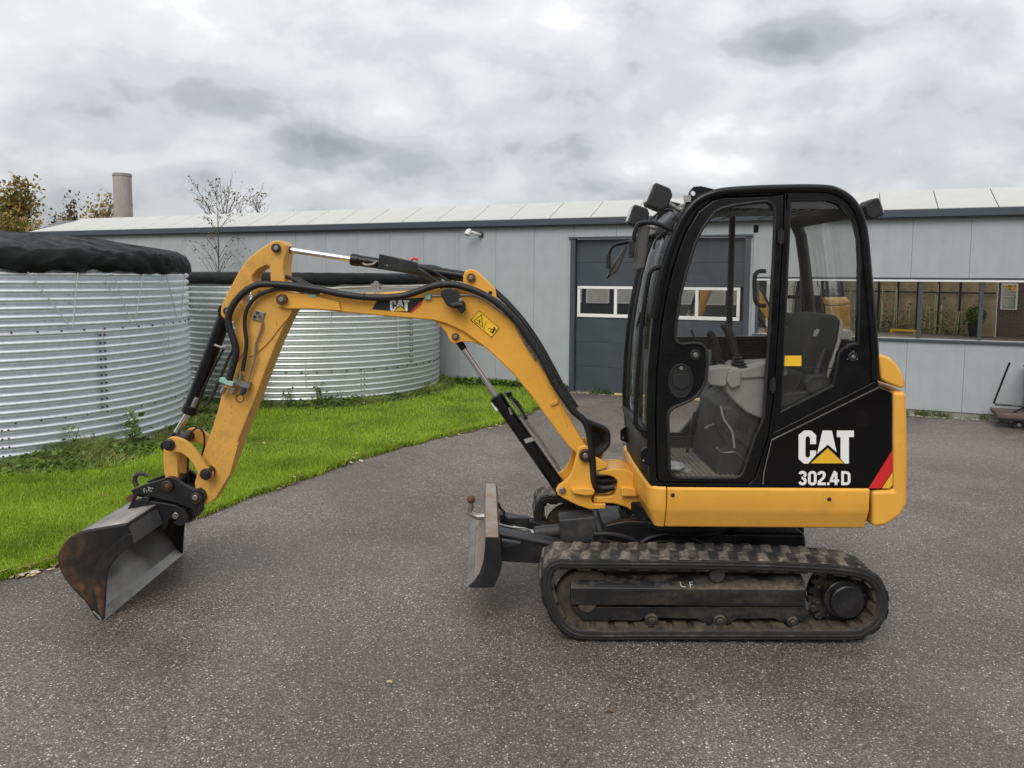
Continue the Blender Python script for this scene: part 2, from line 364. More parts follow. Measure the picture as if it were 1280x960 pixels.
vs = [bm.verts.new(p) for p in ((-400, -300, 0), (400, -300, 0), (400, 900, 0), (-400, 900, 0))]; bm.faces.new(vs)
link("asphalt_yard", bm, ASPH, smooth=None, kind='structure')

# lawn edge (near rim), then closed along the building and far left
edge_px = [(-120, 752), (-60, 738), (0, 722), (65, 706), (130, 688), (200, 662), (260, 640), (330, 615), (400, 590), (450, 574), (500, 559), (560, 544), (620, 530), (655, 517), (680, 506), (703, 496)]
edge = [onZ(a, b) for a, b in edge_px]
rim = CR([(p.x, p.y, 0) for p in edge], 10, False)
rim = [Vector((p.x+mnoise.noise(Vector((p.x*3, p.y*3, 0)))*.05, p.y+mnoise.noise(Vector((p.x*3, p.y*3, 5)))*.05, 0)) for p in rim]
back = [Vector((.95, 12.74, 0)), Vector((-12, 18.2, 0)), Vector((-12, 5, 0))]
def soil_mat():
    m, nt, p = NT("mossy_soil")
    nt.links.new(rampn(nt, nz(nt, 9, 7, .65), [(.3, (.035, .06, .012)), (.6, (.06, .12, .018)), (.8, (.09, .13, .03))]), p.inputs['Base Color'])
    p.inputs['Roughness'].default_value = .95; bumpn(nt, p, nz(nt, 60, 4), .6, .01); return m
bm = bmesh.new()
loop = rim+back; top = [bm.verts.new((p.x, p.y, .025)) for p in loop]; bm.faces.new(top)
bot = [bm.verts.new((p.x+.02, p.y-.012, .001)) for p in loop]
for i in range(len(rim)-1): bm.faces.new((top[i], bot[i], bot[i+1], top[i+1]))
link("lawn", bm, soil_mat(), smooth=None, kind='structure')
bm = bmesh.new(); n_ = len(rim); A_ = []; B_ = []
for i, p in enumerate(rim):
    t = (rim[min(i+1, n_-1)]-rim[max(i-1, 0)]).normalized(); nn = Vector((t.y, -t.x, 0)); w = max(.0, .045+.09*mnoise.noise(p*2.3)+.04*mnoise.noise(p*9))
    A_.append(bm.verts.new((p.x-nn.x*.03, p.y-nn.y*.03, .012))); B_.append(bm.verts.new((p.x+nn.x*w, p.y+nn.y*w, .004)))
for i in range(n_-1): bm.faces.new((A_[i], B_[i], B_[i+1], A_[i+1]))
link("soil_rim", bm, mat("crumbly_soil", (.075, .056, .038), .95, dirt=(.16, .12, .07), amt=.4, dscale=30, var=.3, bump=.6, bscale=90), smooth=None, kind='structure')
LP = np.array([(p.x, p.y) for p in loop])
def inside(P, poly):
    x, y = P[:, 0], P[:, 1]; c = np.zeros(len(P), bool); j = len(poly)-1
    for i in range(len(poly)):
        xi, yi = poly[i]; xj, yj = poly[j]
        hit = ((yi > y) != (yj > y)) & (x < (xj-xi)*(y-yi)/(yj-yi+1e-12)+xi); c ^= hit; j = i
    return c
T1, T2, TR = (-6.28, 9.09), (-3.48, 13.10), 2.2     # the two water tanks
def leaf_mat(name, lo, hi, rough=.55, trans=.25, nscale=1.3):
    m, nt, p = NT(name)
    geo = nt.nodes.new("ShaderNodeNewGeometry")
    a = rampn(nt, geo.outputs['Random Per Island'], [(0., lo), (1., hi)])
    c = mixn(nt, 1., a, rampn(nt, nz(nt, nscale, 4), [(.3, .60), (.5, 1.), (.7, 1.25)]), 'MULTIPLY')
    nt.links.new(c, p.inputs['Base Color']); p.inputs['Roughness'].default_value = rough
    p.inputs['Specular IOR Level'].default_value = .3
    if trans:
        t = nt.nodes.new("ShaderNodeBsdfTranslucent"); nt.links.new(c, t.inputs[0]); mx = nt.nodes.new("ShaderNodeMixShader"); mx.inputs[0].default_value = trans
        nt.links.new(p.outputs[0], mx.inputs[1]); nt.links.new(t.outputs[0], mx.inputs[2]); nt.links.new(mx.outputs[0], nt.nodes['Material Output'].inputs[0])
    return m
GRASS = leaf_mat("grass_blade", (.18, .31, .018), (.43, .56, .06), .6, .3, 1.1)
def blades(P, z0, h, w, lean, tip=.5):
    n = len(P); a = rng.uniform(0, 2*np.pi, n); b = rng.uniform(0, 2*np.pi, n); l = rng.uniform(.1, 1, n)*lean*h
    h = h if np.ndim(h) else np.full(n, h)
    base = np.column_stack([P, np.full(n, z0) if np.ndim(z0) == 0 else z0]); d = np.column_stack([np.cos(a), np.sin(a), np.zeros(n)])*(w if np.ndim(w) == 0 else w[:, None])
    ld = np.column_stack([np.cos(b), np.sin(b), np.zeros(n)])
    m_ = base+ld*(l*.35)[:, None]+np.column_stack([np.zeros(n), np.zeros(n), h*.6]); t_ = base+ld*l[:, None]+np.column_stack([np.zeros(n), np.zeros(n), h])
    V = np.stack([base-d, base+d, m_+d*.75, m_-d*.75, t_], 1).reshape(-1, 3)
    i = np.arange(n)*5; F = np.concatenate([np.column_stack([i, i+1, i+2]), np.column_stack([i, i+2, i+3]), np.column_stack([i+3, i+2, i+4])])
    return V, F
def grass():
    n = 520000
    # denser near the camera: sample depth with 1/y^2 weighting
    y = 1/rng.uniform(1/15.5, 1/4.3, n); x = rng.uniform(-.80, .12, n)*y
    P = np.column_stack([x, y]); P = P[inside(P, LP)]
    for c in (T1, T2): P = P[np.hypot(P[:, 0]-c[0], P[:, 1]-c[1]) > TR-.02]
    P = P[:270000]
    cl = np.array([mnoise.noise(Vector((a*1.7, b*1.7, 3.))) for a, b in P])
    h = (.026+.026*cl+rng.uniform(0, .020, len(P)))*(1+P[:, 1]*.012); h = np.where(rng.random(len(P)) < .012, h*2.2, h); w = .0016*(1+P[:, 1]*.13)
    # shorter growth along the worn rim
    V, F = blades(P, .022, h, w, .8)
    k = 26000; i = rng.integers(0, len(rim)-1, k); t = rng.uniform(0, 1, k)    # blades leaning out over the rim
    A = np.array([(p.x, p.y) for p in rim]); p = A[i]+(A[i+1]-A[i])*t[:, None]; d = A[i+1]-A[i]; d /= np.linalg.norm(d, axis=1)[:, None]
    nn = np.column_stack([d[:, 1], -d[:, 0]]); rag = np.array([mnoise.noise(Vector((a*4, b*4, 8.))) for a, b in p])
    p = p+nn*(rng.normal(0, .022, k)+.03*rag)[:, None]
    V2, F2 = blades(p, .004, rng.uniform(.025, .06, k)*(1+p[:, 1]*.01), .0017*(1+p[:, 1]*.13), 1.3)
    V, F = np.concatenate([V, V2]), np.concatenate([F, F2+len(V)])
    mesh_np("grass", V, F, GRASS, kind='stuff')
grass()

# ------------------------------------------------------------------ hall behind
KW = math.atan2(-.38898594, .92124369); WO = Vector((0, 13.15179, 0))
MW = Matrix.Translation(WO) @ Matrix.Rotation(KW, 4, 'Z')
def wall_pt(s, d, z): return MW @ Vector((s, d, z))
hall = empty("industrial_hall", WO, KW, label="long low grey panel-clad hall with white panelled roof and dark fascia behind the excavator", cat="building")
WALLM = [mat("grey_wall_panel" if i == 0 else "grey_wall_panel_b", (.385-.005*i, .41-.005*i, .425-.005*i), .5, dirt=(.29, .295, .29), amt=.15, dscale=1.7, var=.05, streak=(3.5, 3.5, .28), spec=.35) for i in range(2)]
ROOFM = mat("white_roof_panel", (.50, .505, .485), .5, dirt=(.45, .45, .42), amt=.16, dscale=1.2, var=.05, spec=.3)
FASC = mat("anthracite_trim", (.052, .066, .080), .45, dirt=(.09, .10, .11), amt=.1, var=.06)
DOORM = mat("anthracite_door", (.045, .056, .068), .5, var=.05, dirt=(.075, .085, .095), amt=.15, dscale=1.2)
WFR = mat("white_window_frame", (.78, .78, .77), .4, var=.03)
DARKROOM = mat("dark_interior", (.02, .02, .02), .9, var=.1)
def lbox(name, s0, s1, d0, d1, z0, z1, m, par=hall, bevel=.0, **k):
    bm = bmesh.new(); a_box(bm, ((s0+s1)/2, (d0+d1)/2, (z0+z1)/2), (s1-s0, d1-d0, z1-z0)); return link(name, bm, m, par, bevel=bevel, world=MW, **k)
PW = .7137; s_seam = .397; SL, SR = -12.19, 10.5
WIN0, WIN1, WZ0, WZ1 = 4.02, 9.9, 1.095, 1.925
DR0, DR1, DRT = 1.085, 3.90, 2.56
ZT = 2.79
cuts = [SL]+[s_seam+PW*i for i in range(-17, 15) if SL+.05 < s_seam+PW*i < SR-.05]+[SR]
for a, b in zip(cuts[:-1], cuts[1:]):
    g = .0017; a2, b2 = a+g, b-g
    segs = []
    def emit(x0, x1, z0, z1):
        if x1-x0 > .02: lbox("wall_panel", x0, x1, 0, .06, z0, z1, WALLM[random.random() < .3], bevel=.002)
    marks = sorted({a2, b2, *[m_ for m_ in (DR0, DR1, WIN0, WIN1) if a2 < m_ < b2]})
    for x0, x1 in zip(marks[:-1], marks[1:]):
        c = (x0+x1)/2
        if DR0 < c < DR1: emit(x0, x1, DRT, ZT)
        elif WIN0 < c < WIN1:
            emit(x0, x1, .08, WZ0); emit(x0, x1, WZ1, ZT)
        else: emit(x0, x1, .08, ZT)
lbox("wall_backing", SL+.02, SR-.02, .062, .16, .05, WZ0-.06, mat("dark_seam", (.15, .155, .16), .9), label=None)
lbox("wall_backing", SL+.02, DR0-.05, .062, .16, WZ0-.055, ZT, bpy.data.materials["dark_seam"])
lbox("wall_backing", DR0-.045, SR-.02, .062, .16, DRT+.03, ZT, bpy.data.materials["dark_seam"])
lbox("wall_backing", SL+.02, SL+.2, .17, 9, .05, ZT, WALLM[0])
lbox("plinth", SL, DR0-.08, .012, .05, 0., .078, mat("concrete_plinth", (.25, .24, .22), .9, dirt=(.12, .11, .07), amt=.3, bump=.3))
lbox("plinth", DR1+.08, SR, .012, .05, 0., .078, bpy.data.materials["concrete_plinth"])
lbox("fascia", SL-.02, SR, -.10, .05, ZT+.004, 2.90, FASC, bevel=.004)
lbox("fascia_underside", SL-.015, SR, -.085, .045, ZT-.016, ZT+.002, mat("black_trim", (.012, .013, .015), .5))
# roof: white panels on a short steep slope, hip at the left end, then a nearly flat top
rs = [s_seam+PW*(i+.41) for i in range(-17, 15)]
rs = [SL]+[x for x in rs if SL+.4 < x < SR]+[SR]
for a, b in zip(rs[:-1], rs[1:]):
    bm = bmesh.new(); g = .006
    al, bl = (a+g, b-g); at = al if a > SL else SL+.95
    A = [(al, -.06, 2.902), (bl, -.06, 2.902), (bl, .70, 3.235), (max(at, al), .70, 3.235)]
    if a == SL and at > bl: A = [(al, -.06, 2.902), (bl, -.06, 2.902), (bl, .70*(bl-a)/.95, 2.902+.333*(bl-a)/.95)]
    lo = [bm.verts.new((x, y, z-.03)) for x, y, z in A]; hi = [bm.verts.new((x, y, z+.012)) for x, y, z in A]
    bm.faces.new(hi); bm.faces.new(lo[::-1])
    for i in range(len(A)): bm.faces.new((lo[i], lo[(i+1) % len(A)], hi[(i+1) % len(A)], hi[i]))
    link("roof_panel", bm, ROOFM, hall, world=MW, bevel=.003)
bm = bmesh.new()
q = [(SL+.97, .69, 3.21), (SR, .69, 3.21), (SR, 8.5, 3.19), (SL+.97, 8.5, 3.19)]
bm.faces.new([bm.verts.new(p) for p in q])
q = [(SL, -.05, 2.87), (SL+1.0, .70, 3.2), (SL+1., 8.5, 3.18), (SL, 9.2, 2.86)]
bm.faces.new([bm.verts.new(p) for p in q]); link("roof_deck", bm, ROOFM, hall, world=MW, smooth=None)
bm = bmesh.new(); a_box(bm, (-.85, .34, 3.068), (22.6, .68, .004), Matrix.Rotation(math.atan2(.333, .76), 3, 'X')); link("roof_seam_backing", bm, bpy.data.materials["dark_seam"], hall, world=MW)
# sectional door
lbox("door_jamb", DR0-.03, DR0+.055, -.03, .11, .02, DRT, FASC, bevel=.004); lbox("door_jamb", DR1-.055, DR1+.03, -.03, .11, .02, DRT, FASC, bevel=.004)
lbox("door_lintel", DR0-.06, DR1+.06, -.045, .11, DRT+.002, DRT+.035, FASC, bevel=.004)
zs = [.03, .44, .85, 1.265, 1.79, 2.17, 2.555]
for z0, z1 in zip(zs[:-1], zs[1:]):
    if z0 == 1.265: continue
    lbox("door_section", DR0+.058, DR1-.058, .05, .10, z0+.0015, z1-.0015, DOORM, bevel=.003)
nw = 4; wL, wR = 1.165, 3.79; ww = (wR-wL)/nw
wf = lbox("window_frame", wL, wR, .03, .06, 1.27, 1.325, WFR, bevel=.004); lbox("window_frame", wL, wR, .03, .06, 1.74, 1.785, WFR, bevel=.004)
for i in range(nw+1):
    c = wL+ww*i; w_ = .024; c = min(max(c, wL+w_), wR-w_)
    lbox("window_frame", c-w_, c+w_, .032, .062, 1.327, 1.738, WFR, bevel=.004)
for i in range(nw): lbox("window_pane", wL+ww*i+.02, wL+ww*(i+1)-.02, .052, .058, 1.32, 1.745, PANE)
lbox("door_void", DR0+.05, DR1-.05, .12, .13, .02, DRT, DARKROOM)
# ribbon window on the right
lbox("window_sill", WIN0-.03, WIN1, -.03, .08, WZ0-.045, WZ0-.006, FASC, bevel=.004)
lbox("window_head", WIN0-.03, WIN1, -.02, .07, WZ1+.006, WZ1+.03, FASC, bevel=.003)
lbox("window_frame", WIN0, WIN1, -.012, .06, WZ1-.028, WZ1+.004, WFR, bevel=.003)
mull = [WIN0+.02, 4.77, 5.51, 6.24, 6.985, 7.72, 8.46, 9.2]
for c in mull: lbox("mullion", c-.024, c+.024, .0, .07, WZ0, WZ1-.03, FASC, bevel=.004)
for a, b in zip(mull, mull[1:]+[WIN1]):
    lbox("window_pane", a+.026, b-.026, .035, .041, WZ0-.004, WZ1-.03, PANE)
lbox("window_void", WIN0, WIN1, .12, .13, WZ0-.05, WZ1, DARKROOM)
# lamp on the wall
wl = empty("wall_lamp", wall_pt(-.66, -.05, 2.66), KW, label="small white spotlight on a bent arm high on the grey wall", cat="lamp")
LAMPW = mat("lamp_housing", (.62, .62, .60), .4, var=.05)
bm = bmesh.new(); a_cyl(bm, (-.60, -.001, 2.66), (-.60, -.03, 2.66), .05, 16, .004); link("mount", bm, PLAS, wl, world=MW)
tube("arm", [MW @ Vector(p) for p in ((-.60, -.03, 2.66), (-.62, -.10, 2.665), (-.68, -.16, 2.69), (-.74, -.2, 2.70))], .026, LAMPW, wl, smooth_path=5)
bm = bmesh.new(); a_tube(bm, [MW @ Vector(p) for p in ((-.73, -.17, 2.735), (-.74, -.2, 2.71), (-.755, -.24, 2.655), (-.757, -.245, 2.645))], [.03, .05, .055, .05], 14); link("lamp_head", bm, LAMPW, wl)
# gravel strip with weeds and the timber batten at the door
bm = bmesh.new()
for s0, s1, w_ in ((DR1+.05, SR, .16), (DR0-2.0, DR1+.05, .12)):
    n = 60; lo = []; hi = []
    for i in range(n+1):
        s = s0+(s1-s0)*i/n; w2 = w_+.05*mnoise.noise(Vector((s*3, 0, 1)))
        lo.append(bm.verts.new((s, -w2, .004))); hi.append(bm.verts.new((s, .012, .012)))
    for i in range(n): bm.faces.new((lo[i], lo[i+1], hi[i+1], hi[i]))
def gravel_mat():
    m, nt, p = NT("weedy_gravel"); tc = nt.nodes.new("ShaderNodeTexCoord"); v = nt.nodes.new("ShaderNodeTexVoronoi"); v.inputs['Scale'].default_value = 28; nt.links.new(tc.outputs['Object'], v.inputs['Vector'])
    sp = nt.nodes.new("ShaderNodeSeparateColor"); nt.links.new(v.outputs['Color'], sp.inputs[0])
    c = rampn(nt, sp.outputs[0], [(0., (.06, .05, .04)), (.4, (.16, .14, .11)), (.7, (.30, .28, .24)), (.9, (.48, .46, .42))])
    c = mixn(nt, rampn(nt, nz(nt, 5, 4), [(.5, 0.), (.65, .8)]), c, (.06, .09, .025)); nt.links.new(c, p.inputs['Base Color']); p.inputs['Roughness'].default_value = .9
    bumpn(nt, p, v.outputs['Distance'], .8, .02); return m
link("gravel_strip", bm, gravel_mat(), world=MW, smooth=None, kind='structure')
def strip_weeds():
    n = 1500; s = np.concatenate([rng.uniform(4.0, 8.5, n), rng.uniform(-.3, 3.9, n)]); d = -np.abs(rng.normal(0, .07, 2*n))
    dens = np.array([mnoise.noise(Vector((a*2.1, 0, 9.))) for a in s]); k = dens > .02; s, d = s[k], d[k]
    c, sn = math.cos(KW), math.sin(KW); P = np.column_stack([WO.x+s*c-d*sn, WO.y+s*sn+d*c])
    V, F = blades(P, .0, rng.uniform(.03, .13, len(P)), np.full(len(P), .006), 1.2)
    mesh_np("wall_foot_weeds", V, F, leaf_mat("weed_blade", (.05, .09, .018), (.13, .15, .05), .7, .2), kind='stuff')
strip_weeds()
bm = bmesh.new(); a_box(bm, (2.6, -.10, .03), (1.45, .05, .035), Matrix.Rotation(.02, 3, 'Z'))
o = link("timber_batten", bm, mat("pale_timber", (.52, .42, .20), .7, dirt=(.3, .22, .1), amt=.25), world=MW, bevel=.004)
setp(o, "pale yellowish timber batten lying at the foot of the dark sectional door", "batten")

# ------------------------------------------------------------------ water tanks
def tank_mat(name, tone, metal):
    m, nt, p = NT(name)
    v = nt.nodes.new("ShaderNodeTexVoronoi"); tc = nt.nodes.new("ShaderNodeTexCoord"); v.inputs['Scale'].default_value = 28; nt.links.new(tc.outputs['Object'], v.inputs['Vector'])
    sp = nt.nodes.new("ShaderNodeSeparateColor"); nt.links.new(v.outputs['Color'], sp.inputs[0])
    a = rampn(nt, sp.outputs[0], [(0, tuple(x*.90 for x in tone)), (1, tone)])
    st = rampn(nt, nz(nt, 2.2, 6, .6, sc3=(3, 3, .35)), [(.60, 0.), (.76, .4)])
    nt.links.new(mixn(nt, st, a, (.42, .37, .27)), p.inputs['Base Color']); p.inputs['Metallic'].default_value = metal
    nt.links.new(rampn(nt, nz(nt, 6, 4), [(.3, .34), (.7, .46)]), p.inputs['Roughness']); return m
TANKM = tank_mat("galvanised_steel", (.76, .81, .85), .62); TANKM2 = tank_mat("weathered_galvanised_steel", (.72, .75, .73), .78)
TARP = mat("black_tarpaulin", (.006, .007, .007), .6, dirt=(.018, .021, .020), amt=.14, dscale=2.5, var=.2, bump=.5, bscale=8, spec=.2)
ROPE = mat("white_rope", (.62, .60, .55), .8, var=.1)
def corr_sheet(name, c, R_, a0, a1, z0, z1, m, par, pitch=.085, amp=.024):
    nz_ = int((z1-z0)/pitch*12); na = max(8, int((a1-a0)*R_/.05))
    z = np.linspace(z0, z1, nz_+1); a = np.linspace(a0, a1, na+1); rr = R_+amp*(2*np.abs(np.sin(np.pi*z/pitch))**.9-1)
    A, Z = np.meshgrid(a, z); RR = np.repeat(rr[:, None], na+1, 1)
    V = np.stack([c[0]+RR*np.cos(A), c[1]+RR*np.sin(A), Z], -1).reshape(-1, 3)
    i, j = np.meshgrid(np.arange(nz_), np.arange(na), indexing='ij'); k = (i*(na+1)+j).ravel()
    F = np.column_stack([k, k+1, k+na+2, k+na+1]); o = mesh_np(name, V, F, m, par, smooth=True); return o
def tank(c, zr, m, label, rows, off, nsheet=6):
    t = empty("water_tank", (c[0], c[1], 0), label=label, cat="tank")
    for ri, (z0, z1) in enumerate(zip(rows[:-1], rows[1:])):
        for k in range(nsheet):
            a = off+ri*.42+2*math.pi*k/nsheet
            corr_sheet("wall_sheet", c, TR+.003*ri+.0014*(k % 2), a, a+2*math.pi/nsheet+.05, z0-.02*(ri > 0), z1, m, t)
    # bolts along the sheet joints
    bm = bmesh.new()
    def bolt(a, z):
        n = Vector((math.cos(a), math.sin(a), 0)); p = Vector((c[0], c[1], z))+n*(TR+.010)
        a_tube(bm, [p, p+n*.016, p+n*.020], [.010, .010, .006], 6)
    for ri, (z0, z1) in enumerate(zip(rows[:-1], rows[1:])):
        if ri:
            for q in range(64): bolt(2*math.pi*q/64, z0-.008)
        for k in range(nsheet):
            for dx in (.012, .036):
                a = off+ri*.42+2*math.pi*k/nsheet+dx
                z = z0+.05
                while z < z1-.02: bolt(a, z); z += .085
    link("bolts", bm, PIN, t, kind='stuff')
    bm = bmesh.new(); a_tube(bm, [(c[0]+(TR+.005)*math.cos(a), c[1]+(TR+.005)*math.sin(a), zr) for a in np.linspace(0, 2*math.pi, 97)], .018, 6); link("rim", bm, m, t)
    return t
tank(T1, 1.98, TANKM, "near corrugated galvanised steel water tank at the left edge with tall black cover", [0., .46, 1.35, 1.98], .1)
tank(T2, 1.84, TANKM2, "farther corrugated galvanised steel water tank behind the excavator boom", [0., .53, 1.40, 1.84], 1.1)
def tarpaulin(c, zlow, ztop, zc, label, seed, sag):
    n, V, F = 300, [], []
    H_ = ztop-zlow; prof = [(TR+.04, zlow), (TR+.055, zlow+H_*.25), (TR+.045, zlow+H_*.60), (TR+.0, zlow+H_*.88), (TR-.09, ztop), (TR-.42, ztop+(zc-ztop)*.30), (TR*.55, ztop+(zc-ztop)*.70), (TR*.25, zc-.02), (.02, zc)]
    prof = CR2(prof, 7, False); m_ = len(prof)
    for i, (r_, z) in enumerate(prof):
        u = i/(m_-1)
        for j in range(n):
            a = 2*math.pi*j/n; nn = Vector((math.cos(a)*3, math.sin(a)*3, seed))
            w = mnoise.noise(nn*2.2+Vector((0, 0, u*2)))*.45+mnoise.noise(nn*4.5+Vector((0, 0, u*3)))*.35-(1-abs(mnoise.noise(Vector((a*8+u*2.5, u*1.5, seed)))))**5*.75+(1-abs(mnoise.noise(Vector((a*10-u*3.5, u*2, seed+3)))))**6*.65
            hem = math.exp(-((u)/.10)**2); k = max(0, 1-u*1.7)
            rr = r_+w*sag*.6*k; zz = z+hem*(.045*mnoise.noise(nn*2.6)+.03*mnoise.noise(nn*7.))*sag*14+w*sag*.5*(1-hem)
            V.append((c[0]+rr*math.cos(a), c[1]+rr*math.sin(a), zz))
    for i in range(m_-1):
        for j in range(n): F.append((i*n+j, i*n+(j+1) % n, (i+1)*n+(j+1) % n, (i+1)*n+j))
    return mesh_np("tarpaulin", np.array(V), np.array(F), TARP, smooth=True, label=label, cat="tarpaulin")
tp1 = tarpaulin(T1, 1.945, 2.185, 2.41, "tall bulging black tarpaulin tied over the near tank", 3., .06)
tp2 = tarpaulin(T2, 1.79, 1.965, 1.975, "flat black tarpaulin with a narrow skirt over the farther tank", 11., .018)
def rope(tp, c, a0, z0, a1, z1):
    pts = [Vector((c[0]+(TR+.05-.025*k)*math.cos(a0+(a1-a0)*k), c[1]+(TR+.05-.025*k)*math.sin(a0+(a1-a0)*k), z0+(z1-z0)*k)) for k in (0, .33, .66, 1)]
    tube("rope", pts, .005, ROPE, tp, n=6)
def ang_of(c, px):    # nearest hit of the view column px with the tank wall
    d = Vector(((px-640)/FPX, 1.)).normalized(); o = Vector((-c[0], -c[1])); b = o.dot(d); disc = b*b-(o.length_squared-TR*TR)
    if disc < 0: return None
    p = o+d*(-b-math.sqrt(disc)); return math.atan2(p.y, p.x)
for x0, x1, z1 in ((31, 82, 1.375), (92, 84, 1.375), (134, 157, 1.375), (172, 161, 1.375), (199, 214, 1.375), (222, 219, 1.375), (120, 134, 1.72)):
    a0, a1 = ang_of(T1, x0+4), ang_of(T1, x1+4)
    if a0 is not None and a1 is not None: rope(tp1, T1, a0, 1.93, a1, z1)
for x0, z0, z1 in ((123, 1.36, 1.22), (199, 1.36, .95), (205, 1.36, 1.05)):
    a0 = ang_of(T1, x0); rope(tp1, T1, a0, z0, a0+.01, z1)
for x0, z0, z1 in ((495, 1.42, .78), (412, 1.42, 1.15), (380, .7, .30)):
    a0 = ang_of(T2, x0); rope(tp2, T2, a0, z0, a0+.005, z1)

# undergrowth at the foot of the tanks
WEEDB = leaf_mat("rank_grass", (.13, .19, .035), (.38, .42, .14), .6, .25, 2.)
WEEDL = leaf_mat("broad_leaf", (.06, .12, .02), (.16, .24, .05), .5, .2, 2.)
def leaves(P3, size, asp=.6, tilt=.9):
    """little pointed leaves, four corners each, folded along the middle"""
    n = len(P3); a = rng.uniform(0, 2*np.pi, n); el = rng.uniform(-tilt, tilt, n); s = size*rng.uniform(.6, 1.3, n)
    t = np.column_stack([np.cos(a)*np.cos(el), np.sin(a)*np.cos(el), np.sin(el)]); up = rng.normal(0, .5, (n, 3))+np.array([0, 0, 1.])
    w = np.cross(t, up); w /= np.linalg.norm(w, axis=1)[:, None]+1e-9; nn = np.cross(w, t)
    s = s[:, None]; a_ = P3; b = P3+t*s*.5+w*s*asp*.5+nn*s*.10; c = P3+t*s; d = P3+t*s*.5-w*s*asp*.5+nn*s*.10
    V = np.stack([a_, b, c, d], 1).reshape(-1, 3); i = np.arange(n)*4
    return V, np.concatenate([np.column_stack([i, i+1, i+2]), np.column_stack([i, i+2, i+3])])
def undergrowth(c, a0, a1, hmax, wid, n, seed):
    a = rng.uniform(a0, a1, n); hn = np.array([mnoise.noise(Vector((x*4.5, seed, 0)))+.6*mnoise.noise(Vector((x*13, seed, 2)))+1.3*math.exp(-((x+.68)/.16)**2)*(seed < 3) for x in a])
    hh = np.clip(.62+hn*.75, .12, 2.1)*hmax
    rr = TR+.03+np.abs(rng.normal(0, 1, n)).clip(0, 2.1)*wid*.5*(.7+hh/hmax*.3)
    P = np.column_stack([c[0]+rr*np.cos(a), c[1]+rr*np.sin(a)])
    fall = np.clip(1-(rr-TR)/(wid*1.7), .3, 1)
    V, F = blades(P, .02, hh*fall*rng.uniform(.5, 1.15, n), np.full(n, .005), 1.9)
    mesh_np("rank_grass", V, F, WEEDB, kind='stuff')
    m_ = n//3; q = rng.integers(0, n, m_); z = rng.uniform(.0, 1., m_)*hh[q]*fall[q]*.85
    patch = np.array([mnoise.noise(Vector((x*7, seed+4, 1))) for x in a[q]]) > -.12; q = q[patch]; z = z[patch]
    V, F = leaves(np.column_stack([P[q]+rng.normal(0, .02, (len(q), 2)), z+.03]), .055, .75)
    mesh_np("broad_leaved_weeds", V, F, WEEDL, kind='stuff')
undergrowth(T1, R(-120), R(40), .17, .60, 22000, 1.)
undergrowth(T2, R(-150), R(15), .23, .26, 11000, 5.)
def hedge_foot():   # low growth where the lawn meets the hall
    n = 3500; s = rng.uniform(-3, 1.0, n); d = -np.abs(rng.normal(0, .09, n)); c, sn = math.cos(KW), math.sin(KW)
    P = np.column_stack([WO.x+s*c-d*sn, WO.y+s*sn+d*c, rng.uniform(.03, .13, n)]); V, F = leaves(P, .06, .7)
    mesh_np("low_weeds", V, F, WEEDL, kind='stuff')
hedge_foot()
STEM = mat("green_stem", (.10, .11, .04), .7, var=.1)
def weed_plant(p, h, label, n=34, sz=.075):
    t = empty("weed", p, label=label, cat="weed plant")
    bm = bmesh.new()
    for k in range(3):
        a = random.uniform(0, 6.28); a_tube(bm, [p, p+Vector((math.cos(a)*.02, math.sin(a)*.02, h*.5)), p+Vector((math.cos(a)*.07, math.sin(a)*.07, h*random.uniform(.8, 1.)))], [.005, .004, .002], 5)
    link("stem", bm, STEM, t)
    z = rng.uniform(.25, 1., n)*h; P = np.column_stack([p.x+rng.normal(0, .05, n), p.y+rng.normal(0, .05, n), z]); V, F = leaves(P, sz, .6); mesh_np("foliage", V, F, WEEDL, t)
def tank_foot(c, px, out=.1):
    a = ang_of(c, px); return Vector((c[0]+(TR+out)*math.cos(a), c[1]+(TR+out)*math.sin(a), .02))
weed_plant(tank_foot(T1, 148, .16), .42, "tall nettle-like weed against the near corrugated tank, left of the arm", 60, .085)
weed_plant(tank_foot(T1, 77, .12), .36, "thin upright weed with dry top at the foot of the near tank", 22, .05)
weed_plant(tank_foot(T2, 395, .06), .40, "slim leafy weed standing tallest before the farther tank", 22, .07)
weed_plant(tank_foot(T2, 358, .08), .30, "leafy weed close right of the yellow arm before the farther tank", 22, .07)
weed_plant(tank_foot(T2, 422, .06), .26, "short pale weed between the farther tank and the lawn", 18, .06)

# ------------------------------------------------------------------ trees, chimney
BARK = mat("bark", (.10, .085, .07), .9, var=.2, bump=.5, bscale=30)
def branch_tree(bm, p, d, L, r, depth, tips, spread=.5, kids=3, taper=.62, up=.15):
    pts = [p]; q = p.copy(); dd = d.copy()
    for k in range(3):
        dd = (dd+Vector((random.gauss(0, .10), random.gauss(0, .10), random.gauss(0, .06)+up*.25))).normalized(); q = q+dd*(L/3); pts.append(q.copy())
    a_tube(bm, pts, [r, r*.88, r*.76, r*.64], 5 if depth < 2 else 8, cap=False)
    if depth == 0: tips.append((pts[-1], dd)); return
    tips.append((pts[2], dd))
    for k in range(kids):
        at = pts[random.choice((1, 2, 3))] if k else pts[3]
        nd = (dd+Vector((random.gauss(0, spread), random.gauss(0, spread), random.gauss(0, spread*.5)+up))).normalized()
        branch_tree(bm, at, nd, L*random.uniform(.6, .85), r*taper, depth-1, tips, spread, kids, taper, up)
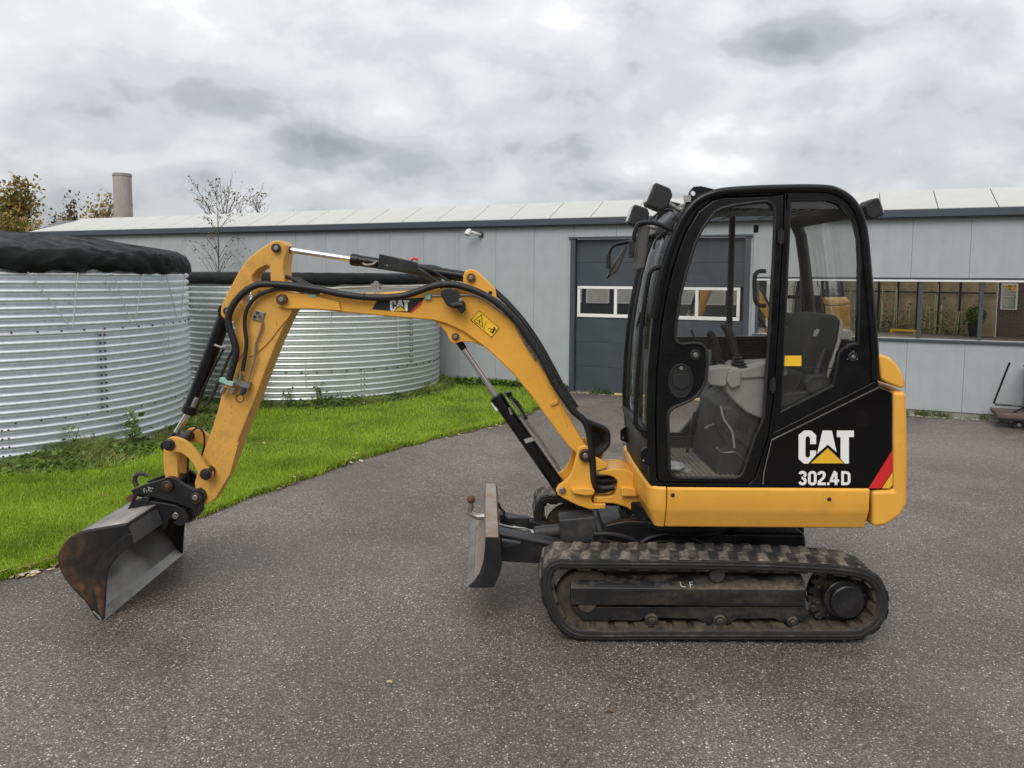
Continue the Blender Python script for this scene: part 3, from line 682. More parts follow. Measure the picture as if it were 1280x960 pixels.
def tree(name, base, h, rad, nleaf, lm, size, label, cat="tree", depth=4, spread=.55, trunk=None, leaf_sd=.35, zmin=0.3, r0_=None, group=None, kids=3):
    t = empty(name, base, label=label, cat=cat, group=group); bm = bmesh.new(); tips = []
    branch_tree(bm, Vector(base), Vector((0, 0, 1)), h*(trunk or .34), r0_ or h*.022, depth, tips, spread, kids)
    k = max(p.z-base[2] for p, d in tips); lo_, hi_ = min(p.x for p, d in tips), max(p.x for p, d in tips); rr = (hi_-lo_)/2
    sx = rad/rr; sz = h/k; sh = ((hi_+lo_)/2-base[0])*sx
    def lean(z): return sh*min(1., max(0., (z-base[2])/k*1.6))
    for v in bm.verts: v.co = Vector((base[0]+(v.co.x-base[0])*sx-lean(v.co.z), base[1]+(v.co.y-base[1])*sx, base[2]+(v.co.z-base[2])*sz))
    link("trunk", bm, BARK, t)
    if nleaf:
        T = np.array([[base[0]+(p.x-base[0])*sx-lean(p.z), base[1]+(p.y-base[1])*sx, base[2]+(p.z-base[2])*sz] for p, d in tips if p.z-base[2] > k*zmin])
        q = rng.integers(0, len(T), nleaf); P = T[q]+rng.normal(0, leaf_sd, (nleaf, 3))*np.array([1, 1, .8]); V, F = leaves(P, size, .7, 1.4)
        mesh_np("crown", V, F, lm, t)
    return t
AUT = leaf_mat("autumn_leaf", (.12, .14, .03), (.40, .26, .08), .6, .25, .5)
AUTD = leaf_mat("dark_red_leaf", (.045, .03, .025), (.12, .07, .045), .6, .2, .7)
DRYL = leaf_mat("dry_leaf", (.10, .08, .05), (.24, .17, .09), .7, .2, .9)
def far(px, py, Y): return onY(px, py, Y)
def tree_at(name, px, ytop, Y, wpx, *a, **k):
    p = far(px, ytop, Y); return tree(name, (p.x, Y, 0), p.z, wpx/FPX*Y/2, *a, **k)
tree_at("autumn_tree", 2, 233, 24., 118, 17000, AUT, .135, "bushy autumn tree turning brown and green above the near tank", leaf_sd=.24, spread=.7)
tree_at("small_tree", 79, 246, 30., 36, 900, AUTD, .13, "small dark reddish tree beyond the left end of the white roof", leaf_sd=.16)
tree_at("small_tree", 127, 243, 30., 54, 1300, AUT, .12, "small thinning autumn tree just left of the chimney", leaf_sd=.2)
tree_at("bare_tree", 304, 216, 28., 128, 260, DRYL, .09, "nearly bare wide tree whose twigs rise above the white roof", depth=6, spread=.42, leaf_sd=.05, r0_=.10, trunk=.42, zmin=.8)
# thin sapling in front of the wall, behind the farther tank
sp_ = far(270, 236, 15.0)
sap = empty("birch_sapling", (sp_.x, 15., 0), label="thin leafless sapling with drooping twigs before the grey wall, behind the tank", cat="sapling")
bm = bmesh.new(); tips = []; x, h = sp_.x, sp_.z
a_tube(bm, [(x+.03, 15, 0), (x+.0, 15, h*.4), (x+.03, 15, h*.75), (x, 15, h)], [.022, .016, .010, .003], 7)
for k in range(26):
    z = h*random.uniform(.42, .96); a = random.uniform(0, 6.28); L = (h-z)*.28+random.uniform(.12, .34)
    p = Vector((x+.015, 15, z)); q = p+Vector((math.cos(a)*L*.42, math.sin(a)*L*.42, L*.62)); e = q+Vector((math.cos(a)*L*.42, math.sin(a)*L*.42, L*random.uniform(-.45, .45)))
    c = CR([p, q, e], 4, False); a_tube(bm, c, [.005-.0035*i/(len(c)-1) for i in range(len(c))], 5)
    for w in np.linspace(.3, 1, 11): tips.append(c[int(w*(len(c)-1))])
link("trunk", bm, BARK, sap)
T = np.array([tuple(p) for p in tips]); V, F = leaves(T+rng.normal(0, .02, T.shape), .045, .6, 1.3); mesh_np("crown", V, F, DRYL, sap)
ch = far(152.5, 217, 26.); cw = 10.6/FPX*26.
bm = bmesh.new(); a_tube(bm, [(ch.x, 26, 0), (ch.x, 26, ch.z-.02), (ch.x, 26, ch.z), (ch.x, 26, ch.z), (ch.x, 26, ch.z-.5)], [cw, cw, cw-.01, cw-.06, cw-.06], 32)
o = link("chimney", bm, mat("chimney_concrete", (.33, .305, .275), .9, dirt=(.20, .18, .16), amt=.3, dscale=1.5, streak=(2, 2, .3), var=.1, bump=.2), smooth=50)
bm = bmesh.new(); a_tube(bm, [(ch.x, 26, ch.z-.09), (ch.x, 26, ch.z-.02)], cw+.012, 32); link('rim_band', bm, bpy.data.materials['chimney_concrete'], o, smooth=50)
setp(o, "round pale concrete chimney standing behind the white roof", "chimney")
#EXCAVATOR
# ------------------------------------------------------------------ excavator
EX = empty("mini_excavator", (1.05, 4.555, 0), label="yellow and black tracked mini excavator with glazed cab and arm stretched to the left", cat="excavator")
YN, YF, YC_ = 3.85, 5.26, 4.555

# ---- tracks
outl = [(683, 706), (699, 699), (720, 699.5), (820, 700), (900, 701), (970, 702.5), (1045, 706.5), (1080, 712), (1100, 724), (1110, 745), (1109.5, 768), (1099, 786), (1083, 796), (1064, 800.5), (940, 800.5), (820, 800.5), (735, 800.5), (713, 796), (696, 783), (684, 762), (678, 743), (677, 724)]
path = CR2(PX(outl, YN), 8)
def resample(P, n):
    P = [Vector(p) for p in P]; L = [0]
    for i in range(len(P)): L.append(L[-1]+(P[(i+1) % len(P)]-P[i]).length)
    out = []; j = 0
    for k in range(n):
        s = L[-1]*k/n
        while L[j+1] < s: j += 1
        t = (s-L[j])/(L[j+1]-L[j]); out.append(P[j].lerp(P[(j+1) % len(P)], t))
    return out, L[-1]
def belt(y0, y1, near, par):
    N = 160; P, LEN = resample(path, N); bm = bmesh.new()
    nrm = []
    for i in range(N):
        t = (P[(i+1) % N]-P[i-1]).normalized(); nrm.append(Vector((t.y, -t.x)))
    cen = sum((Vector(p) for p in P), Vector((0, 0)))/N
    if nrm[0].dot(P[0]-cen) < 0: nrm = [-v for v in nrm]
    # cross-section (y fraction, offset outward): outer shoulder rounded, raised inner guide lip
    W_ = y1-y0
    sec = [(.004, -.050), (0, -.044), (0, -.006), (.010, .004), (W_-.010, .004), (W_, -.006), (W_, -.044), (W_-.004, -.050)]
    rings = []
    for i in range(N): rings.append([bm.verts.new((P[i].x+nrm[i].x*o, y0+y, P[i].y+nrm[i].y*o)) for y, o in sec])
    m = len(sec); inner = []
    for i in range(N):
        for j in range(m):
            f = bm.faces.new((rings[i][j], rings[i][(j+1) % m], rings[(i+1) % N][(j+1) % m], rings[(i+1) % N][j]))
            if j == 7: f.material_index = 1
    # thin moulded ridge running round the side face
    for i in range(N):
        a, b = P[i], P[(i+1) % N]; na, nb = nrm[i], nrm[(i+1) % N]
        for ys in ((y0, -1), (y1, 1)):
            v = [bm.verts.new((p.x+n_.x*o, ys[0]+ys[1]*dy, p.y+n_.y*o)) for p, n_, o, dy in ((a, na, -.030, 0.), (a, na, -.026, .005), (a, na, -.021, .005), (a, na, -.017, 0.), (b, nb, -.017, 0.), (b, nb, -.021, .005), (b, nb, -.026, .005), (b, nb, -.030, 0.))]
            for q in range(3): bm.faces.new((v[q], v[q+1], v[6-q], v[7-q]))
    nl = 40
    def at(s, y, o):
        k = (s % 1.)*N; i = int(k) % N; t = k-int(k); p = P[i].lerp(P[(i+1) % N], t); n_ = nrm[i].lerp(nrm[(i+1) % N], t).normalized()
        return Vector((p.x+n_.x*o, y, p.y+n_.y*o))
    ds = 1/nl
    def lug(s, ya, yb, w, sk, h):
        base = [at(s-w, ya, .002), at(s+w, ya, .002), at(s+w+sk, yb, .002), at(s-w+sk, yb, .002)]
        t_ = .60; e = .10; yl, yr = ya+(yb-ya)*e, yb-(yb-ya)*e
        top = [at(s-w*t_+sk*e, yl, h), at(s+w*t_+sk*e, yl, h), at(s+w*t_+sk*(1-e), yr, h), at(s-w*t_+sk*(1-e), yr, h)]
        lo = [bm.verts.new(p) for p in base]; hi = [bm.verts.new(p) for p in top]
        fs = [bm.faces.new(hi)]+[bm.faces.new((lo[q], lo[(q+1) % 4], hi[(q+1) % 4], hi[q])) for q in range(4)]
        for f in fs: f.material_index = 2
    for k in range(nl):
        s = k*ds
        lug(s, y0+.0, y0+W_*.47, ds*.29, ds*.24, .011); lug(s+ds*.60, y0+W_*.53, y1-.0, ds*.29, ds*.24, .011); lug(s+ds*.33, y0+W_*.42, y0+W_*.58, ds*.16, ds*.1, .009)
    # steel-cored drive lugs on the inside
    for k in range(nl):
        s = k*ds
        for ya, yb in ((y0+.022, y0+W_*.36), (y1-W_*.36, y1-.022)):
            lo = [bm.verts.new(at(s+a*ds, y, -.049)) for a, y in ((-.38, ya), (.38, ya), (.38, yb), (-.38, yb))]
            hi = [bm.verts.new(at(s+a*ds*.84, y, -.066)) for a, y in ((-.38, ya), (.38, ya), (.38, yb), (-.38, yb))]
            f = bm.faces.new(hi); f.material_index = 1
            for q in range(4): f = bm.faces.new((lo[q], lo[(q+1) % 4], hi[(q+1) % 4], hi[q])); f.material_index = 1
    return link("belt", bm, [TRACK, BELTIN, LUGM], par, smooth=30)
def track(y0, y1, near):
    p = onY(890, 750, YN)
    # near: outer face y0; far: mirrored, outer face y1
    o, sgn = (y0, 1) if near else (y1, -1)
    Y = lambda d: o+sgn*d
    bm = bmesh.new()
    def zz(py, yref=3.90): return onY(890, py, yref).z
    x0, x1 = onY(713, 750, 3.9).x, onY(1007, 750, 3.9).x
    sec = [(.045, zz(757)), (.045, zz(736)), (.105, zz(724)), (.205, zz(724)), (.205, zz(757))]
    a = [bm.verts.new((x0, Y(d), z)) for d, z in sec]; b = [bm.verts.new((x1, Y(d), z)) for d, z in sec]
    bm.faces.new(a); bm.faces.new(b[::-1])
    for i in range(5): bm.faces.new((a[i], b[i], b[(i+1) % 5], a[(i+1) % 5]))
    root = link("track_frame", bm, FRAME, EX, bevel=.005)
    low = PX([(713, 759), (728, 775), (800, 776), (806, 772), (872, 774), (880, 780), (912, 780), (920, 774), (968, 773), (976, 778), (1000, 779), (1012, 768), (1007, 759)], 3.91)
    prism("lower_plate", low, Y(.06), Y(.19), FRAME, root, bevel=.003)
    web = PX([(742, 710), (790, 706), (800, 707), (868, 708), (884, 724), (900, 724), (908, 708), (996, 708), (1004, 724), (1004, 736), (740, 736)], 3.98)
    prism("upper_web", web, Y(.13), Y(.20), FRAME, root, bevel=.003)
    if near:
        # black plates painting the shade of square and oval openings in the frame face
        prism("slot_shade", PX([(853, 743), (868, 743), (868, 752), (853, 752)], 3.9), Y(.042), Y(.047), PBLK, root, bevel=0)
        c_ = [(px, py) for px, py in [(898, 745.5), (910, 745.5), (914, 749.5), (910, 753.5), (898, 753.5), (894, 749.5)]]
        prism("slot_shade", PX(c_, 3.9), Y(.042), Y(.047), PBLK, root, bevel=0)
        for q in ((830, 732.5), (838, 735)): pass
    if near:
        pa, pb = Vector((0, Y(.045), zz(736))), Vector((0, Y(.105), zz(724))); nrm_ = Vector((1, 0, 0)).cross(pb-pa).normalized()
        if nrm_.y > 0: nrm_ = -nrm_
        O_ = Vector((0, 0, HC))
        def onf(a, b): d = ray(a, b); return O_+d*((pa-O_).dot(nrm_)/d.dot(nrm_))+nrm_*.0015
        bm = bmesh.new()
        for q in (((850, 727), (851.5, 733)), ((851.5, 733), (857, 734)), ((863, 734.5), (862, 728)), ((862, 728), (866, 727.3)), ((862.5, 731), (865.5, 730.6))):
            a_tube(bm, [onf(*q[0]), onf(*q[1])], .0015, 5)
        link("chalk_letters", bm, WHITE, root, kind='stuff')
    for px, py, r_ in ((814, 775, .036), (899, 776, .036), (990, 777, .030)):
        bm = bmesh.new(); ypin(bm, px, py, 3.9, Y(.035), Y(.21), r_, 18, .006); ypin(bm, px, py, 3.9, Y(.028), Y(.05), r_*.5, 12, .003)
        link("roller", bm, FRAME, root)
    bm = bmesh.new(); ypin(bm, 895, 716, 3.93, Y(.05), Y(.2), .042, 20, .004); link("top_roller", bm, DGREY, root)
    # idler wheel at the front, sprocket and drive hub at the rear
    pi = onY(733, 750, 3.95); bm = bmesh.new(); a_cyl(bm, (pi.x, Y(.08), pi.z), (pi.x, Y(.17), pi.z), .168, 40, .012); a_cyl(bm, (pi.x, Y(.05), pi.z), (pi.x, Y(.2), pi.z), .05, 20, .005)
    link("idler", bm, BELTIN, root)
    ps = onY(1057, 750.5, 3.9); bm = bmesh.new()
    a_cyl(bm, (ps.x, Y(.02), ps.z), (ps.x, Y(.09), ps.z), .088, 36, .006); link("drive_hub", bm, BLKM, root)
    bm = bmesh.new(); a_cyl(bm, (ps.x-.008, Y(.05), ps.z+.004), (ps.x-.008, Y(.16), ps.z+.004), .102, 36, .004); a_cyl(bm, (ps.x, Y(.11), ps.z), (ps.x, Y(.2), ps.z), .150, 40, .006)
    for k in range(9):
        a_ = 2*math.pi*k/9; a_cyl(bm, (ps.x+.128*math.cos(a_), Y(.10), ps.z+.128*math.sin(a_)), (ps.x+.128*math.cos(a_), Y(.12), ps.z+.128*math.sin(a_)), .012, 6, .002)
    link("drive_flange", bm, FRAME, root)
    bm = bmesh.new()
    for k in range(19):
        a_ = 2*math.pi*k/19; c = Vector((ps.x+.158*math.cos(a_), Y(.125), ps.z+.158*math.sin(a_))); a_box(bm, c, (.035, .035, .026), Matrix.Rotation(-a_, 3, 'Y'))
    link("sprocket_teeth", bm, FRAME, root, kind='stuff')
    belt(y0, y1, near, root)
    return root
track(YN, YN+.25, True); track(YF-.25, YF, False)
# ---- undercarriage middle
xa, xb = onY(760, 700, YC_).x, onY(1010, 700, YC_).x
bm = bmesh.new(); a_box(bm, (.93, YC_, .36), (.75, .55, .16)); a_box(bm, (1.2, YC_, .33), (.22, 1.0, .12)); a_box(bm, (.62, YC_, .33), (.2, 1.0, .12)); link("undercarriage", bm, BLKM, EX, bevel=.012)
bm = bmesh.new(); a_cyl(bm, (1.02, YC_, .43), (1.02, YC_, .585), .33, 48, .01); a_cyl(bm, (1.02, YC_, .47), (1.02, YC_, .51), .36, 48, .006); link("slewing_ring", bm, BLKM, EX)
bm = bmesh.new()
for k in range(24):
    a = 2*math.pi*k/24; a_cyl(bm, (1.02+.345*math.cos(a), YC_+.345*math.sin(a), .51), (1.02+.345*math.cos(a), YC_+.345*math.sin(a), .522), .012, 6, .002)
link("ring_bolts", bm, PIN, EX, kind='stuff')
# dark lower housings seen under the skirt
prism("travel_motor_cover", PX([(893, 662), (1003, 664), (1006, 690), (996, 700), (905, 700)], 4.35), 4.3, 4.7, BLKM, EX, bevel=.02)
prism("hose_guard", PX([(757, 655), (782, 650), (860, 652), (880, 690), (770, 692), (752, 680)], 4.3), 4.28, 4.34, BLKM, EX, bevel=.008)
for k, pts in enumerate(([(742, 668), (764, 668), (790, 674), (812, 690), (838, 696)], [(742, 673), (760, 677), (790, 684), (815, 694)], [(795, 695), (800, 680), (820, 670), (850, 668), (880, 680)], [(800, 697), (806, 684), (822, 677), (850, 676)])):
    tube("travel_hose", [onY(a, b, 4.22+.02*k) for a, b in pts], .014, HOSE, EX, smooth_path=6)

# ---- dozer blade, lifted
BL = None
yb0, yb1 = 4.0, 5.11
def skew(bm):   # the blade stands a touch out of square
    for v in bm.verts: v.co.x -= (v.co.y-yb0)*.035
prof_front = PX([(585.5, 733), (592, 727.5), (599.5, 717), (604, 704), (606, 689), (607, 671.5)], 4.0)
prof_back = PX([(623, 672), (626, 689), (627.5, 705), (624, 718), (617, 734.5), (590, 735)], 4.0)
bm = bmesh.new(); a_prism(bm, prof_front+prof_back, yb0+.012, yb1-.012); skew(bm)
bladeo = link("dozer_blade", bm, BLADEF, EX, bevel=.003)
for y_ in (yb0, yb1-.012):
    bm = bmesh.new(); a_prism(bm, [(x-.001, z) for x, z in prof_front]+[(x+.002, z) for x, z in prof_back], y_, y_+.012); skew(bm); link("end_plate", bm, BLKM, bladeo, bevel=.002)
bm = bmesh.new(); a_prism(bm, PX([(583.5, 733.5), (591, 725.5), (594, 727), (588.5, 735.5)], 4.0), yb0+.004, yb1-.004); skew(bm); link("cutting_edge", bm, BRIGHT, bladeo, bevel=.002)
bm = bmesh.new(); a_prism(bm, PX([(627, 678), (651, 682), (629, 688)], 4.03), 4.06, 4.10); link("gusset", bm, BLKM, bladeo, bevel=.002)
prism("blade_arm", PX([(622, 664), (700, 679), (722, 684), (716, 697), (688, 702), (674, 705), (627, 702)], 4.16), 4.16, 4.25, BLKM, EX, bevel=.006)
prism("blade_arm", PX([(624, 643), (664, 652), (712, 664), (710, 678), (680, 682), (627, 672)], 4.86), 4.86, 4.95, BLKM, EX, bevel=.006)
tube("arm_rim", [onY(a, b, 4.155) for a, b in ((624, 667), (668, 675.5), (708, 683))], .012, DGREY, EX)
# blade cylinder and its folded guard
p0, p1, p2 = onY(622, 659, 4.5), onY(668, 666, 4.5), onY(704, 662, 4.5)
bc = cyl("blade_cylinder", p1, p2, .038, DGREY, EX, ch=.006)
cyl("rod", onY(640, 660, 4.5), p1, .016, CHROME, bc)
bm = bmesh.new(); sec = [(4.40, 672, 4.40), ]
g0 = PX([(699, 650), (744, 645.5), (747, 661), (746, 679), (702, 680), (700, 664)], 4.40)
a_prism(bm, g0, 4.40, 4.56); link("cylinder_guard", bm, DGREY, EX, bevel=.012)
bm = bmesh.new(); a_box(bm, onY(647, 652, 4.6), (.14, .05, .07)); link("cylinder_bracket", bm, BLKM, bladeo, bevel=.008)
for dy in (0, .05): tube("grease_line", [onY(a, b, 4.42+dy) for a, b in ((622, 655), (640, 659), (655, 660.5), (664, 664))], .006, STEEL, EX, smooth_path=4)
# tow ball on the blade front
tbp = onY(589, 624.5, 4.75)
bm = bmesh.new(); bmesh.ops.create_uvsphere(bm, u_segments=20, v_segments=14, radius=.026, matrix=Matrix.Translation(tbp)); tb = link("tow_ball", bm, RUST, bladeo, smooth=180)
tube("hitch_neck", [tbp-Vector((0, 0, .02)), tbp-Vector((0, 0, .05)), tbp+Vector((-.01, 0, -.085)), tbp+Vector((.04, 0, -.11)), tbp+Vector((.11, 0, -.105))], [.013, .017, .02, .022, .024], STEEL, tb)
tube("chain_hook", [onY(a, b, 4.8) for a, b in ((623, 629), (626, 636), (630, 640), (629, 646), (625, 650))], .008, PIN, bladeo, smooth_path=4)

# ---- upper structure
YS = 3.93
zsk = lambda py: onY(900, py, YS).z
def skirt(name, pathxy, levels, m, closed=False):
    """pathxy: plan outline from front to back; levels: (z, inset)"""
    bm = bmesh.new(); rows = []
    P = [Vector(p) for p in pathxy]
    for z, ins in levels:
        row = []
        for i, p in enumerate(P):
            t = (P[min(i+1, len(P)-1)]-P[max(i-1, 0)]).normalized(); n = Vector((-t.y, t.x)); row.append(bm.verts.new((p.x+n.x*ins, p.y+n.y*ins, z)))
        rows.append(row)
    for a, b in zip(rows[:-1], rows[1:]):
        for i in range(len(P)-1): bm.faces.new((a[i], a[i+1], b[i+1], b[i]))
    # a sheet with real thickness
    bmesh.ops.recalc_face_normals(bm, faces=bm.faces)
    f_ = max(bm.faces, key=lambda f: abs(f.normal.y)*f.calc_area())
    if f_.normal.y > 0: bmesh.ops.reverse_faces(bm, faces=bm.faces)
    o = link(name, bm, m, EX, smooth=40, recalc=False)
    sd_ = o.modifiers.new("solid", 'SOLIDIFY'); sd_.thickness = .018; sd_.offset = -1
    b = o.modifiers.new("bevel", 'BEVEL'); b.width = .006; b.segments = 2; b.limit_method = 'ANGLE'; b.angle_limit = R(35); b.harden_normals = True
    return o
zt, zm, zb = onY(900, 609.5, YS).z, onY(900, 637, YS).z, onY(900, 663, YS).z
lv = [(zt-.008, .016), (zt, .006), (zt-.01, .0), (zm, .0), (zm-.012, .006), (zb+.01, .045), (zb, .06)]
lv = [(zt, .012), (zt-.012, .0), (zm, .0), (zm-.02, .008), (zb+.008, .040), (zb-.001, .055)]
xf = onY(811.5, 609, YS).x; xs1 = onY(833.5, 609, YS).x; xs2 = onY(1088.5, 609, YS).x
fr = [(xf+.012, 4.95), (xf-.005, 4.55), (xf-.004, 4.15), (xf, 4.03)]+[(xf+.07-.07*math.cos(R(a)), YS+.07-.07*math.sin(R(a))+.0) for a in (10, 30, 50, 70, 85)]+[(xs1-.003, YS)]
skirt("front_skirt", fr, lv, YEL)
skirt("side_skirt", [(xs1+.003, YS), (xs1+.2, YS), (xs1+.6, YS), (xs2-.003, YS)], lv, YEL)
for px in (841, 1036.5):
    p = onY(px, 619 if px < 900 else 624, YS); bm = bmesh.new(); a_cyl(bm, (p.x, YS-.004, p.z), (p.x, YS+.005, p.z), .011, 14, .002); a_cyl(bm, (p.x, YS-.007, p.z), (p.x, YS, p.z), .005, 6, .001); link("skirt_bolt", bm, PIN, EX)
# chassis inside the skirts
prism("chassis", PX([(816, 613), (1086, 615), (1086, 650), (838, 650)], 3.95), 4.03, 5.12, BLKM, EX, bevel=.01)
prism("belly_plate", PX([(838, 655), (1090, 660), (1080, 664), (850, 662)], 3.99), 4.05, 5.1, BLKM, EX, bevel=.004)
# counterweight: plan-curved back
cwp = PX([(1117.5, 489.5), (1132.5, 490.5), (1134.5, 560), (1133.8, 629), (1127, 644), (1108, 657), (1092, 660), (1091, 614.5), (1117.5, 613)], YS)
bm = bmesh.new()
ny = 14; rings = []
for k in range(ny+1):
    u = k/ny; y = YS+.001+u*1.24; bulge = .10*math.sin(math.pi*u)**.7; end = 0.
    rings.append([bm.verts.new((x+(bulge if i in (1, 2, 3, 4, 5) else 0), y, z)) for i, (x, z) in enumerate(cwp)])
bm.faces.new(rings[0]); bm.faces.new(rings[-1][::-1])
for a, b in zip(rings[:-1], rings[1:]):
    for i in range(len(cwp)): bm.faces.new((a[i], b[i], b[(i+1) % len(cwp)], a[(i+1) % len(cwp)]))
link("counterweight", bm, YEL, EX, bevel=.022, seg=4, smooth=50)
# engine compartment side: black panel with the lettering
panel_px = [(1099, 484), (1115, 491), (1115.5, 611), (953, 610.5), (954, 590), (964, 550.5)]
ep = prism("engine_panel", PX(panel_px, 3.945), 3.945, 3.97, BLKG, EX, bevel=.006)
prism("engine_bay", PX([(1097, 488), (1117, 492), (1117, 612), (956, 611), (966, 556)], 3.97), 3.972, 5.08, BLKM, EX, bevel=.01)
tube("trim_strip", [onY(a, b, 3.946) for a, b in ((953.5, 606), (955, 590), (964.5, 550), (1099, 484), (1115.5, 491), (1116, 611))], .0035, STEEL, ep, n=6)
tube("trim_strip", [onY(a, b, 3.95) for a, b in ((968, 541), (1097, 476))], .0022, DGREY, ep, n=6)
bm = bmesh.new()
for i in range(6):
    for j in range(9):
        p = onY(1071+i*2.6+(j % 2)*1.3, 514+j*2.4, 3.942); a_cyl(bm, (p.x, 3.9440, p.z), (p.x, 3.9455, p.z), .0013, 6, .0004)
link("speaker_holes", bm, DGREY, ep, kind='stuff')
# engine hood above the counterweight
hood = PX([(1099, 444), (1104, 443.5), (1113, 447.5), (1122, 456), (1130, 470), (1132.5, 480), (1130, 487), (1110, 479.5), (1103, 475)], YS)
bm = bmesh.new(); rings = []
for k in range(ny+1):
    u = k/ny; y = YS+.004+u*1.2; bulge = .08*math.sin(math.pi*u)**.7; r_ = .03*max(0, 1-u*12)**2
    rings.append([bm.verts.new((x+(bulge if 1 < i < 7 else 0), y, z)) for i, (x, z) in enumerate(hood)])
bm.faces.new(rings[0]); bm.faces.new(rings[-1][::-1])
for a, b in zip(rings[:-1], rings[1:]):
    for i in range(len(hood)): bm.faces.new((a[i], b[i], b[(i+1) % len(hood)], a[(i+1) % len(hood)]))
link("engine_hood", bm, YEL, EX, bevel=.018, seg=4, smooth=50)

# ---- lettering (flat print on the panel)
def flat(bm, pts, y, th=.0012): a_prism(bm, pts, y, y-th)
def ribbon(bm, pts, w, Yp, y, corner=6):
    """thick stroke along pixel points"""
    P = [Vector(p) for p in PX(pts, Yp)]; n = len(P); Lf = []; Rt = []
    for i in range(n):
        a = P[max(i-1, 0)]; b = P[min(i+1, n-1)]; t0 = (P[i]-a); t1 = (b-P[i])
        t0 = t0.normalized() if t0.length > 1e-7 else t1.normalized(); t1 = t1.normalized() if t1.length > 1e-7 else t0
        t = (t0+t1).normalized(); nn = Vector((-t.y, t.x)); k = w/2/max(.5, t.dot(t0)); Lf.append(P[i]+nn*k); Rt.append(P[i]-nn*k)
    for i in range(n-1):
        q = [bm.verts.new((v.x, y, v.y)) for v in (Lf[i], Lf[i+1], Rt[i+1], Rt[i])]; bm.faces.new(q)
def cat_logo(T, name, Yp, y, par, th=.0012):
    """T maps logo coordinates (crop pixels) to photo pixels"""
    bm = bmesh.new()
    C = [(783, 250), (812, 250), (832, 268), (832, 304), (808, 304), (808, 281), (803, 273), (794, 273), (789, 281), (789, 350), (794, 358), (803, 358), (808, 350), (808, 330), (832, 330), (832, 346), (806, 376), (800, 382), (783, 382), (762, 364), (762, 268)]
    A = [(858, 250), (895, 250), (914, 337), (879, 306), (836, 343)]
    Tt = [(915, 250), (983, 250), (983, 276), (963, 276), (963, 382), (947, 382), (930, 363), (930, 276), (915, 276)]
    for q in (C, A, Tt): flat(bm, PX([T(*p) for p in q], Yp), y, th)
    o = link(name, bm, WHITE, par, smooth=None)
    bm = bmesh.new(); flat(bm, PX([T(*p) for p in ((879, 320), (943, 381), (811, 381))], Yp), y, th); link("logo_triangle", bm, LOGOY, o, smooth=None)
    return o
TB = lambda x, y: (760+x/3.2, 460+y/3.2)
cat_logo(TB, "maker_lettering", 3.945, 3.9444, ep)
bm = bmesh.new(); y_ = 3.9440; wst = .0145
def st(pts):
    global y_
    y_ -= .00012; ribbon(bm, [TB(*p) for p in pts], wst, 3.944, y_)
def ell(cx, cy, rx, ry, a0, a1, n=10): return [(cx+rx*math.cos(R(a0+(a1-a0)*i/n)), cy-ry*math.sin(R(a0+(a1-a0)*i/n))) for i in range(n+1)]
st(ell(778, 426, 11, 9.5, 170, -60)); st(ell(778, 453, 11.5, 11, 70, -170)); st([(774, 439.5), (781, 439.5)])
st(ell(817, 427, 12, 10, 180, 0)+[(829, 453)]+ell(817, 454, 12, 10, 0, -180)+[(805, 427)])
st(ell(854, 427, 11.5, 10, 180, -30)+[(862, 438), (845, 455), (842, 463)]); st([(838, 463), (871, 463)])
st([(876, 463), (886, 463)])
st([(908, 412), (893, 446), (892, 451), (924, 451)]); st([(912, 418), (912, 468)])
st([(938, 412), (938, 468)]); st([(933, 417.5), (948, 417.5)]+ell(952, 430, 12, 12, 80, 0)+[(964, 450)]+ell(952, 451, 12, 12, 0, -80)+[(948, 463), (933, 463)])
link("model_number", bm, WHITE, ep, smooth=None, recalc=False)
bm = bmesh.new(); flat(bm, PX([TB(1138, 328), TB(1138, 412), TB(1092, 481), TB(1042, 481)], 3.944), 3.9443); link("red_stripe", bm, RED, ep, smooth=None)
bm = bmesh.new(); flat(bm, PX([TB(1138, 417), TB(1138, 466), TB(1128, 481), TB(1096, 481)], 3.944), 3.9443); link("yellow_stripe", bm, LOGOY, ep, smooth=None)

# ---- cab
YA, YB = 3.955, 4.76          # near and far side of the cab
outer = [(813, 607.5), (809, 560), (808, 517), (810, 462), (815, 407), (820, 372), (827, 342), (835, 314), (844, 290), (852, 273), (862, 258.5), (873, 248.5), (886, 241), (904, 236.4), (930, 234.3), (980, 232.9), (1020, 232.2), (1036, 233), (1050, 237), (1062, 245.5), (1071, 256), (1078, 270), (1081.5, 284), (1084, 305), (1088, 345), (1092, 390), (1096, 432), (1097.5, 474), (1099, 483), (964, 549), (954, 590), (953, 610)]
door_o = [(966, 244), (981, 242), (979, 300), (974, 400), (967, 500), (961, 545), (950, 580), (944, 598), (936, 604.5), (826, 603.5), (821, 597), (820, 560), (819, 517), (821, 462), (826, 407), (832, 372), (839, 342), (848, 312), (858, 287), (872, 264), (890, 250), (905, 246)]
rwin = [(989, 250), (1034, 249.5), (1048, 254), (1059, 263), (1069, 277), (1074, 300), (1075.5, 330), (1074, 400), (1073, 429), (1064, 431), (1056, 434.5), (1049, 442), (1046.5, 460), (1042, 481.5), (977, 513.5), (981, 420), (985, 330)]
dgl = [(887, 273), (893, 265.5), (901, 260.5), (918, 256.5), (935, 254), (958, 251.5), (964, 254), (968, 261), (968.5, 272), (966, 330), (960, 430), (954, 522), (950, 533), (944, 545), (936, 568), (929, 590), (925, 595), (919, 597.5), (848, 597), (840, 594), (836.5, 586), (835, 540), (834.5, 520), (836, 514), (842, 509), (863, 500), (871, 494), (877, 486), (882, 474), (883.8, 456), (883, 440), (880.5, 434), (876, 430), (868, 428.5), (852, 430), (846.5, 428.5), (844, 424), (844.5, 407), (850, 370), (859, 335), (869, 303), (878, 285)]
